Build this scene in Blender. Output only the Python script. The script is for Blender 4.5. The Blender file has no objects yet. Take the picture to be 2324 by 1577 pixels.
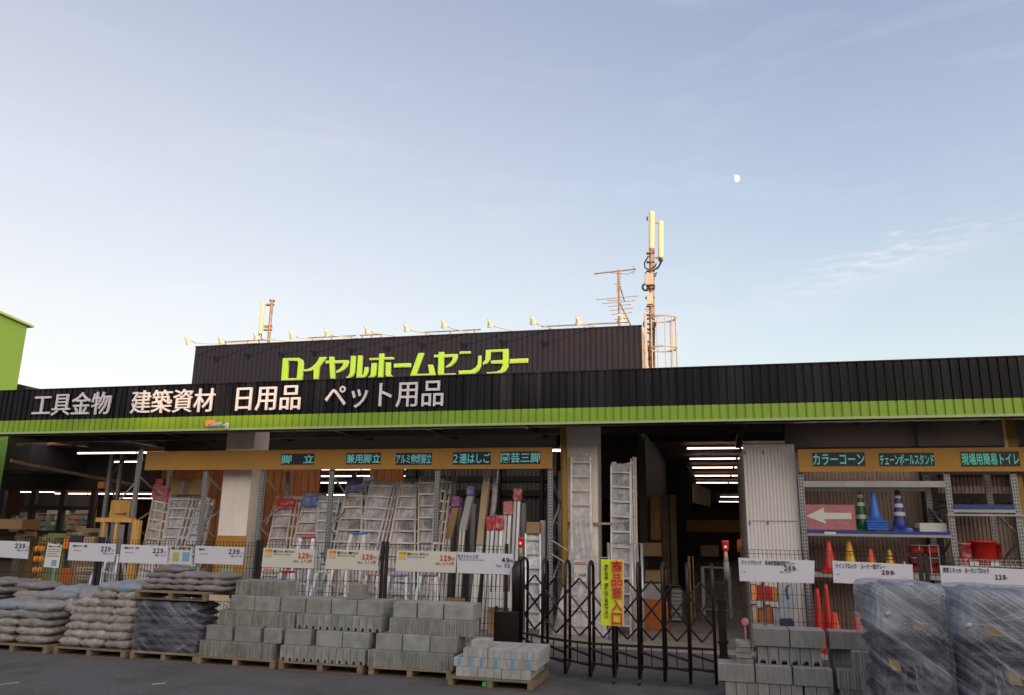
import bpy, bmesh, math, random
from mathutils import Vector, Matrix
random.seed(7)
R = math.radians
C = bpy.context.scene.collection
S = bpy.context.scene
# ------------------------------------------------------------------ camera
CX, CY, F = 1161.5, 788.5, 1756.0
PITCH, YAW, ROLL, H = R(13.4), R(14.2), R(0.93), 1.6
FW = Vector((-math.sin(YAW)*math.cos(PITCH), math.cos(YAW)*math.cos(PITCH), math.sin(PITCH)))
r0 = Vector((math.cos(YAW), math.sin(YAW), 0)); u0 = r0.cross(FW)
RT = r0*math.cos(ROLL) + u0*math.sin(ROLL); UP = RT.cross(FW)
cam = bpy.data.cameras.new('camera'); cam.lens = 36*F/2323; cam.sensor_width = 36
cam.clip_start = 0.1; cam.clip_end = 9000
camo = bpy.data.objects.new('camera', cam); C.objects.link(camo)
camo.matrix_world = Matrix(((RT.x, UP.x, -FW.x, 0), (RT.y, UP.y, -FW.y, 0), (RT.z, UP.z, -FW.z, H), (0, 0, 0, 1)))
S.camera = camo
def ray(x, y): return FW + RT*((x-CX)/F) - UP*((y-CY)/F)
def at(x, y, Y):                      # the point of depth Y seen at a photo pixel (2323 x 1577 scale)
    d = ray(x, y); t = Y/d.y; return Vector((d.x*t, Y, H+d.z*t))
def gz(x, y, z=0.0):
    d = ray(x, y); t = (z-H)/d.z; return Vector((d.x*t, d.y*t, z))
# ------------------------------------------------------------------ light
SUN_EL, SUN_AZ = R(5.0), R(38)        # azimuth measured from -Y (behind the camera) towards +X
sd = Vector((math.sin(SUN_AZ)*math.cos(SUN_EL), -math.cos(SUN_AZ)*math.cos(SUN_EL), math.sin(SUN_EL)))
w = bpy.data.worlds.new('World'); S.world = w; w.use_nodes = True
nt = w.node_tree; nd = nt.nodes; lk = nt.links
for n in list(nd): nd.remove(n)
sky = nd.new('ShaderNodeTexSky'); sky.sky_type = 'NISHITA'; sky.sun_disc = False
sky.sun_elevation = SUN_EL; sky.sun_rotation = math.pi - SUN_AZ
sky.air_density = 1.0; sky.dust_density = 1.2; sky.ozone_density = 1.6
tc = nd.new('ShaderNodeTexCoord'); sep = nd.new('ShaderNodeSeparateXYZ'); lk.new(tc.outputs['Generated'], sep.inputs[0])
ramp = nd.new('ShaderNodeValToRGB'); lk.new(sep.outputs['Z'], ramp.inputs[0])
cr = ramp.color_ramp; cr.elements[0].position = 0.02; cr.elements[0].color = (1.0, 0.93, 0.87, 1)
cr.elements[1].position = 0.75; cr.elements[1].color = (0.27, 0.30, 0.46, 1)
for p, c in ((0.12, (0.84, 0.845, 0.84, 1)), (0.24, (0.67, 0.735, 0.79, 1)), (0.40, (0.50, 0.565, 0.71, 1)), (0.56, (0.375, 0.415, 0.575, 1))):
    e = cr.elements.new(p); e.color = c
# pale high haze: brighter towards -X, thin wisps of cirrus
dotn = nd.new('ShaderNodeVectorMath'); dotn.operation = 'DOT_PRODUCT'; dotn.inputs[1].default_value = (-0.93, 0.36, 0.0)
lk.new(tc.outputs['Generated'], dotn.inputs[0])
mr = nd.new('ShaderNodeMapRange'); mr.inputs[1].default_value = 0.15; mr.inputs[2].default_value = 0.95; mr.inputs[4].default_value = 0.86
lk.new(dotn.outputs['Value'], mr.inputs[0])
mr2 = nd.new('ShaderNodeMapRange'); mr2.inputs[1].default_value = 0.85; mr2.inputs[2].default_value = 0.05; lk.new(sep.outputs['Z'], mr2.inputs[0])
ml = nd.new('ShaderNodeMath'); ml.operation = 'MULTIPLY'; lk.new(mr.outputs[0], ml.inputs[0]); lk.new(mr2.outputs[0], ml.inputs[1])
mixh = nd.new('ShaderNodeMixRGB'); lk.new(ml.outputs[0], mixh.inputs[0]); lk.new(ramp.outputs[0], mixh.inputs[1]); mixh.inputs[2].default_value = (1.03, 0.885, 0.83, 1)
mp = nd.new('ShaderNodeMapping'); mp.inputs['Rotation'].default_value = (0, R(-24), R(8)); mp.inputs['Scale'].default_value = (2.2, 2.2, 11)
lk.new(tc.outputs['Generated'], mp.inputs[0])
nz = nd.new('ShaderNodeTexNoise'); nz.inputs['Scale'].default_value = 1.35; nz.inputs['Detail'].default_value = 7; nz.inputs['Roughness'].default_value = 0.62; nz.inputs['Distortion'].default_value = 0.5
lk.new(mp.outputs[0], nz.inputs['Vector'])
cmr = nd.new('ShaderNodeMapRange'); cmr.inputs[1].default_value = 0.52; cmr.inputs[2].default_value = 0.86; cmr.inputs[4].default_value = 0.26; lk.new(nz.outputs['Fac'], cmr.inputs[0])
mixc = nd.new('ShaderNodeMixRGB'); lk.new(cmr.outputs[0], mixc.inputs[0]); lk.new(mixh.outputs[0], mixc.inputs[1]); mixc.inputs[2].default_value = (1.0, 0.95, 0.93, 1)
# one longer wisp over the right of the roof
wv = (at(1990, 614, 100)-Vector((0, 0, H))).normalized(); wl = (at(2200, 540, 100)-at(1790, 655, 100)).normalized(); wn = wv.cross(wl).normalized()
def dotnode(v, off):
    a = nd.new('ShaderNodeVectorMath'); a.operation = 'DOT_PRODUCT'; a.inputs[1].default_value = v
    lk.new(tc.outputs['Generated'], a.inputs[0])
    b = nd.new('ShaderNodeMath'); b.operation = 'SUBTRACT'; b.inputs[1].default_value = off; lk.new(a.outputs['Value'], b.inputs[0]); return b
def mth(op, a, b):
    m = nd.new('ShaderNodeMath'); m.operation = op
    for i, q in enumerate((a, b)):
        if isinstance(q, (int, float)): m.inputs[i].default_value = q
        else: lk.new(q.outputs[0], m.inputs[i])
    return m
da = dotnode(wl, wv.dot(wl)); db = dotnode(wn, 0.0)
nz2 = nd.new('ShaderNodeTexNoise'); nz2.inputs['Scale'].default_value = 16; nz2.inputs['Detail'].default_value = 5; lk.new(mp.outputs[0], nz2.inputs['Vector'])
dbn = mth('ADD', db, mth('MULTIPLY', mth('SUBTRACT', nz2, 0.5), 0.085))
e1 = mth('MULTIPLY', mth('POWER', mth('ABSOLUTE', mth('DIVIDE', da, 0.115), 0), 2.0), 1.0)
e2 = mth('POWER', mth('ABSOLUTE', mth('DIVIDE', dbn, 0.022), 0), 2.0)
gs = mth('POWER', 2.718, mth('MULTIPLY', mth('ADD', e1, e2), -1.0))
front = mth('GREATER_THAN', dotnode(wv, 0.0), 0.0)
gs = mth('MULTIPLY', mth('MULTIPLY', gs, front), mth('MULTIPLY', mth('POWER', mth('MULTIPLY', nz2, 1.7), 2.6), 0.42)); gs.use_clamp = True
mixw = nd.new('ShaderNodeMixRGB'); lk.new(gs.outputs[0], mixw.inputs[0]); lk.new(mixc.outputs[0], mixw.inputs[1]); mixw.inputs[2].default_value = (1.0, 0.90, 0.90, 1)
bg1 = nd.new('ShaderNodeBackground'); bg1.inputs[1].default_value = 0.10; lk.new(sky.outputs[0], bg1.inputs[0])
glow = mth('MAXIMUM', dotnode(Vector((math.sin(SUN_AZ), -math.cos(SUN_AZ), 0.12)).normalized(), 0.0), 0.0)
mixg = nd.new('ShaderNodeMixRGB'); gm = mth('MULTIPLY', mth('POWER', glow, 1.3), 1.0); gm.use_clamp = True
lk.new(gm.outputs[0], mixg.inputs[0]); lk.new(mixw.outputs[0], mixg.inputs[1]); mixg.inputs[2].default_value = (2.5, 2.15, 1.85, 1)
bg2 = nd.new('ShaderNodeBackground'); bg2.inputs[1].default_value = 0.83; lk.new(mixg.outputs[0], bg2.inputs[0])
ads = nd.new('ShaderNodeAddShader'); lk.new(bg1.outputs[0], ads.inputs[0]); lk.new(bg2.outputs[0], ads.inputs[1])
wo = nd.new('ShaderNodeOutputWorld'); lk.new(ads.outputs[0], wo.inputs[0])
sl = bpy.data.lights.new('sun', 'SUN'); sl.energy = 4.0; sl.angle = R(0.5); sl.color = (1.0, 0.64, 0.38)
so = bpy.data.objects.new('sun', sl); C.objects.link(so); so.rotation_euler = (-sd).to_track_quat('-Z', 'Y').to_euler()
S.view_settings.view_transform = 'Standard'; S.view_settings.look = 'None'; S.view_settings.exposure = 0.0; S.view_settings.gamma = 1
S.cycles.use_denoising = True; S.cycles.transparent_max_bounces = 24; S.cycles.max_bounces = 8
S.cycles.sample_clamp_indirect = 4.0

# ------------------------------------------------------------------ materials
MC = {}
def mat(name, col, rough=0.7, metal=0.0, var=0.0, scale=8.0, bump=0.0, bscale=60.0, dirt=None, dscale=2.0, emit=0, alpha=1.0, spec=0.5, stretch=(1, 1, 1), coat=0.0):
    if name in MC: return MC[name]
    m = bpy.data.materials.new(name); m.use_nodes = True; t = m.node_tree; n = t.nodes; l = t.links
    b = n['Principled BSDF']; b.inputs['Roughness'].default_value = rough; b.inputs['Metallic'].default_value = metal
    b.inputs['Specular IOR Level'].default_value = spec; b.inputs['Base Color'].default_value = (*col, 1)
    if coat: b.inputs['Coat Weight'].default_value = coat
    if emit:
        b.inputs['Emission Color'].default_value = (*col, 1); b.inputs['Emission Strength'].default_value = emit
    if var or bump or dirt:
        tcn = n.new('ShaderNodeTexCoord'); mpn = n.new('ShaderNodeMapping'); mpn.inputs['Scale'].default_value = stretch
        l.new(tcn.outputs['Object'], mpn.inputs[0])
        oi = n.new('ShaderNodeObjectInfo')
        ad = n.new('ShaderNodeVectorMath'); ad.operation = 'ADD'
        sc = n.new('ShaderNodeMath'); sc.operation = 'MULTIPLY'; sc.inputs[1].default_value = 37.0; l.new(oi.outputs['Random'], sc.inputs[0])
        l.new(mpn.outputs[0], ad.inputs[0]); l.new(sc.outputs[0], ad.inputs[1])
        cur = None
        if var:
            z = n.new('ShaderNodeTexNoise'); z.inputs['Scale'].default_value = scale; z.inputs['Detail'].default_value = 6; l.new(ad.outputs[0], z.inputs['Vector'])
            q = n.new('ShaderNodeMapRange'); q.inputs[1].default_value = 0.25; q.inputs[2].default_value = 0.75
            q.inputs[3].default_value = 1-var; q.inputs[4].default_value = 1+var; l.new(z.outputs['Fac'], q.inputs[0])
            rr = n.new('ShaderNodeMapRange'); rr.inputs[3].default_value = 1-var*0.5; rr.inputs[4].default_value = 1+var*0.5; l.new(oi.outputs['Random'], rr.inputs[0])
            mu = n.new('ShaderNodeMath'); mu.operation = 'MULTIPLY'; l.new(q.outputs[0], mu.inputs[0]); l.new(rr.outputs[0], mu.inputs[1])
            vm = n.new('ShaderNodeVectorMath'); vm.operation = 'SCALE'; vm.inputs[0].default_value = col; l.new(mu.outputs[0], vm.inputs['Scale']); cur = vm.outputs[0]
        if dirt:
            z = n.new('ShaderNodeTexNoise'); z.inputs['Scale'].default_value = dscale; z.inputs['Detail'].default_value = 8; z.inputs['Roughness'].default_value = 0.7; l.new(ad.outputs[0], z.inputs['Vector'])
            q = n.new('ShaderNodeMapRange'); q.inputs[1].default_value = 0.48; q.inputs[2].default_value = 0.68; l.new(z.outputs['Fac'], q.inputs[0])
            x = n.new('ShaderNodeMixRGB'); l.new(q.outputs[0], x.inputs[0]); x.inputs[2].default_value = (*dirt, 1)
            if cur: l.new(cur, x.inputs[1])
            else: x.inputs[1].default_value = (*col, 1)
            cur = x.outputs[0]
        if cur: l.new(cur, b.inputs['Base Color'])
        if bump:
            z = n.new('ShaderNodeTexNoise'); z.inputs['Scale'].default_value = bscale; z.inputs['Detail'].default_value = 5; l.new(ad.outputs[0], z.inputs['Vector'])
            bp = n.new('ShaderNodeBump'); bp.inputs['Strength'].default_value = bump; bp.inputs['Distance'].default_value = 0.02; l.new(z.outputs['Fac'], bp.inputs['Height']); l.new(bp.outputs[0], b.inputs['Normal'])
    MC[name] = m; return m
def film(name, dens=0.5, col=(0.75, 0.80, 0.88), rot=R(35), sc=(3, 3, 22), base=0.10, nscale=1.5):
    if name in MC: return MC[name]
    m = bpy.data.materials.new(name); m.use_nodes = True; t = m.node_tree; n = t.nodes; l = t.links
    out = n['Material Output']; b = n['Principled BSDF']; b.inputs['Base Color'].default_value = (*col, 1); b.inputs['Roughness'].default_value = 0.24
    b.inputs['Specular IOR Level'].default_value = 0.7
    tcn = n.new('ShaderNodeTexCoord'); mpn = n.new('ShaderNodeMapping'); mpn.inputs['Rotation'].default_value = (0, rot, 0); l.new(tcn.outputs['Object'], mpn.inputs[0])
    mp2 = n.new('ShaderNodeMapping'); mp2.inputs['Scale'].default_value = sc; l.new(mpn.outputs[0], mp2.inputs[0])
    z = n.new('ShaderNodeTexNoise'); z.inputs['Scale'].default_value = nscale; z.inputs['Detail'].default_value = 7; z.inputs['Roughness'].default_value = 0.65; z.inputs['Distortion'].default_value = 0.6; l.new(mp2.outputs[0], z.inputs['Vector'])
    z2 = n.new('ShaderNodeTexNoise'); z2.inputs['Scale'].default_value = 3.0; z2.inputs['Detail'].default_value = 3; l.new(tcn.outputs['Object'], z2.inputs['Vector'])
    q = n.new('ShaderNodeMapRange'); q.inputs[1].default_value = 0.46; q.inputs[2].default_value = 0.72; q.inputs[3].default_value = base; q.inputs[4].default_value = dens*1.5; l.new(z.outputs['Fac'], q.inputs[0])
    q2 = n.new('ShaderNodeMapRange'); q2.inputs[1].default_value = 0.3; q2.inputs[2].default_value = 0.7; q2.inputs[3].default_value = 0.45; q2.inputs[4].default_value = 1.35; l.new(z2.outputs['Fac'], q2.inputs[0])
    mu = n.new('ShaderNodeMath'); mu.operation = 'MULTIPLY'; mu.use_clamp = True; l.new(q.outputs[0], mu.inputs[0]); l.new(q2.outputs[0], mu.inputs[1])
    tr = n.new('ShaderNodeBsdfTransparent'); mx = n.new('ShaderNodeMixShader'); l.new(mu.outputs[0], mx.inputs[0]); l.new(tr.outputs[0], mx.inputs[1]); l.new(b.outputs[0], mx.inputs[2])
    bp = n.new('ShaderNodeBump'); bp.inputs['Strength'].default_value = 0.35; bp.inputs['Distance'].default_value = 0.02; l.new(z.outputs['Fac'], bp.inputs['Height']); l.new(bp.outputs[0], b.inputs['Normal'])
    l.new(mx.outputs[0], out.inputs['Surface']); MC[name] = m; return m
def knot_film(name, kx, kz, col=(0.44, 0.48, 0.57), dens=0.92):      # stretch film pulled into a knot at local (kx, kz): folds radiate from it
    m = bpy.data.materials.new(name); m.use_nodes = True; t = m.node_tree; n = t.nodes; l = t.links
    out = n['Material Output']; b = n['Principled BSDF']; b.inputs['Base Color'].default_value = (*col, 1); b.inputs['Roughness'].default_value = 0.28; b.inputs['Specular IOR Level'].default_value = 0.6
    tcn = n.new('ShaderNodeTexCoord'); sp = n.new('ShaderNodeSeparateXYZ'); l.new(tcn.outputs['Object'], sp.inputs[0])
    def M_(op, a, b_=0.0, clamp=False):
        q = n.new('ShaderNodeMath'); q.operation = op; q.use_clamp = clamp
        for i, v in enumerate((a, b_)):
            if isinstance(v, (int, float)): q.inputs[i].default_value = v
            else: l.new(v, q.inputs[i])
        return q.outputs[0]
    wob = n.new('ShaderNodeTexNoise'); wob.inputs['Scale'].default_value = 2.2; wob.inputs['Detail'].default_value = 3; l.new(tcn.outputs['Object'], wob.inputs['Vector'])
    wo_ = M_('MULTIPLY', M_('SUBTRACT', wob.outputs['Fac'], 0.5), 0.22)
    dx = M_('ADD', M_('SUBTRACT', M_('ADD', sp.outputs['X'], M_('MULTIPLY', sp.outputs['Y'], 0.6)), kx), wo_); dz = M_('ADD', M_('SUBTRACT', sp.outputs['Z'], kz), wo_)
    ang = M_('ARCTAN2', dz, dx); rad = M_('SQRT', M_('ADD', M_('MULTIPLY', dx, dx), M_('MULTIPLY', dz, dz)))
    def streak(u, v, sc, lo, hi, seed):
        cv = n.new('ShaderNodeCombineXYZ'); l.new(u, cv.inputs[0]); l.new(v, cv.inputs[1]); cv.inputs[2].default_value = seed
        z = n.new('ShaderNodeTexNoise'); z.inputs['Scale'].default_value = sc; z.inputs['Detail'].default_value = 6; z.inputs['Roughness'].default_value = 0.72; l.new(cv.outputs[0], z.inputs['Vector'])
        q = n.new('ShaderNodeMapRange'); q.inputs[1].default_value = lo; q.inputs[2].default_value = hi; l.new(z.outputs['Fac'], q.inputs[0]); return q.outputs[0], z.outputs['Fac']
    s1, h1 = streak(M_('MULTIPLY', ang, 5.0), M_('MULTIPLY', rad, 0.5), 2.6, 0.53, 0.78, 1.0)
    par = M_('ADD', M_('MULTIPLY', sp.outputs['X'], 0.60), M_('MULTIPLY', sp.outputs['Z'], 0.80)); alo = M_('SUBTRACT', M_('MULTIPLY', sp.outputs['X'], 0.80), M_('MULTIPLY', sp.outputs['Z'], 0.60))
    s2, h2 = streak(M_('MULTIPLY', par, 30.0), M_('MULTIPLY', alo, 0.9), 1.0, 0.49, 0.72, 4.0)
    z2 = n.new('ShaderNodeTexNoise'); z2.inputs['Scale'].default_value = 2.4; z2.inputs['Detail'].default_value = 4; l.new(tcn.outputs['Object'], z2.inputs['Vector'])
    patch = n.new('ShaderNodeMapRange'); patch.inputs[1].default_value = 0.42; patch.inputs[2].default_value = 0.70; patch.inputs[4].default_value = 0.20; l.new(z2.outputs['Fac'], patch.inputs[0])
    z3 = n.new('ShaderNodeTexNoise'); z3.inputs['Scale'].default_value = 4.0; z3.inputs['Detail'].default_value = 2; l.new(tcn.outputs['Object'], z3.inputs['Vector'])
    patch2 = n.new('ShaderNodeMapRange'); patch2.inputs[1].default_value = 0.35; patch2.inputs[2].default_value = 0.65; patch2.inputs[3].default_value = 0.15; l.new(z3.outputs['Fac'], patch2.inputs[0])
    top = n.new('ShaderNodeMapRange'); top.inputs[1].default_value = 0.72; top.inputs[2].default_value = 1.12; top.inputs[3].default_value = 0.05; top.inputs[4].default_value = 0.40; l.new(sp.outputs['Z'], top.inputs[0])
    a = M_('ADD', M_('ADD', M_('MULTIPLY', M_('MULTIPLY', s1, patch2.outputs[0]), 0.75), M_('MULTIPLY', s2, 0.58)), M_('ADD', patch.outputs[0], top.outputs[0]))
    kn = M_('MULTIPLY', M_('SUBTRACT', 0.16, rad, True), 3.0); a = M_('MULTIPLY', M_('ADD', a, kn), 0.92*dens, True)
    tr = n.new('ShaderNodeBsdfTransparent'); mx = n.new('ShaderNodeMixShader'); l.new(a, mx.inputs[0]); l.new(tr.outputs[0], mx.inputs[1]); l.new(b.outputs[0], mx.inputs[2])
    bp = n.new('ShaderNodeBump'); bp.inputs['Strength'].default_value = 0.5; bp.inputs['Distance'].default_value = 0.02; l.new(M_('ADD', h1, M_('MULTIPLY', h2, 0.5)), bp.inputs['Height']); l.new(bp.outputs[0], b.inputs['Normal'])
    l.new(mx.outputs[0], out.inputs['Surface']); return m
def perf(name, col, hole, pz=0.05, rough=0.45, metal=0.6):      # slotted rack steel: a column of holes every pz metres
    m = mat(name, col, rough, metal); t = m.node_tree; n = t.nodes; l = t.links; b = n['Principled BSDF']
    tcn = n.new('ShaderNodeTexCoord'); sp = n.new('ShaderNodeSeparateXYZ'); l.new(tcn.outputs['Object'], sp.inputs[0])
    a = n.new('ShaderNodeMath'); a.operation = 'DIVIDE'; a.inputs[1].default_value = pz; l.new(sp.outputs['Z'], a.inputs[0])
    f = n.new('ShaderNodeMath'); f.operation = 'FRACT'; l.new(a.outputs[0], f.inputs[0])
    g = n.new('ShaderNodeMath'); g.operation = 'LESS_THAN'; g.inputs[1].default_value = 0.45; l.new(f.outputs[0], g.inputs[0])
    ab = n.new('ShaderNodeMath'); ab.operation = 'ABSOLUTE'; l.new(sp.outputs['X'], ab.inputs[0])
    h1 = n.new('ShaderNodeMath'); h1.operation = 'LESS_THAN'; h1.inputs[1].default_value = 0.026; l.new(ab.outputs[0], h1.inputs[0])
    h2 = n.new('ShaderNodeMath'); h2.operation = 'GREATER_THAN'; h2.inputs[1].default_value = 0.010; l.new(ab.outputs[0], h2.inputs[0])
    k = n.new('ShaderNodeMath'); k.operation = 'MULTIPLY'; l.new(g.outputs[0], k.inputs[0]); l.new(h1.outputs[0], k.inputs[1])
    k2 = n.new('ShaderNodeMath'); k2.operation = 'MULTIPLY'; l.new(k.outputs[0], k2.inputs[0]); l.new(h2.outputs[0], k2.inputs[1])
    x = n.new('ShaderNodeMixRGB'); l.new(k2.outputs[0], x.inputs[0]); x.inputs[1].default_value = (*col, 1); x.inputs[2].default_value = (*hole, 1); l.new(x.outputs[0], b.inputs['Base Color'])
    return m

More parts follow.
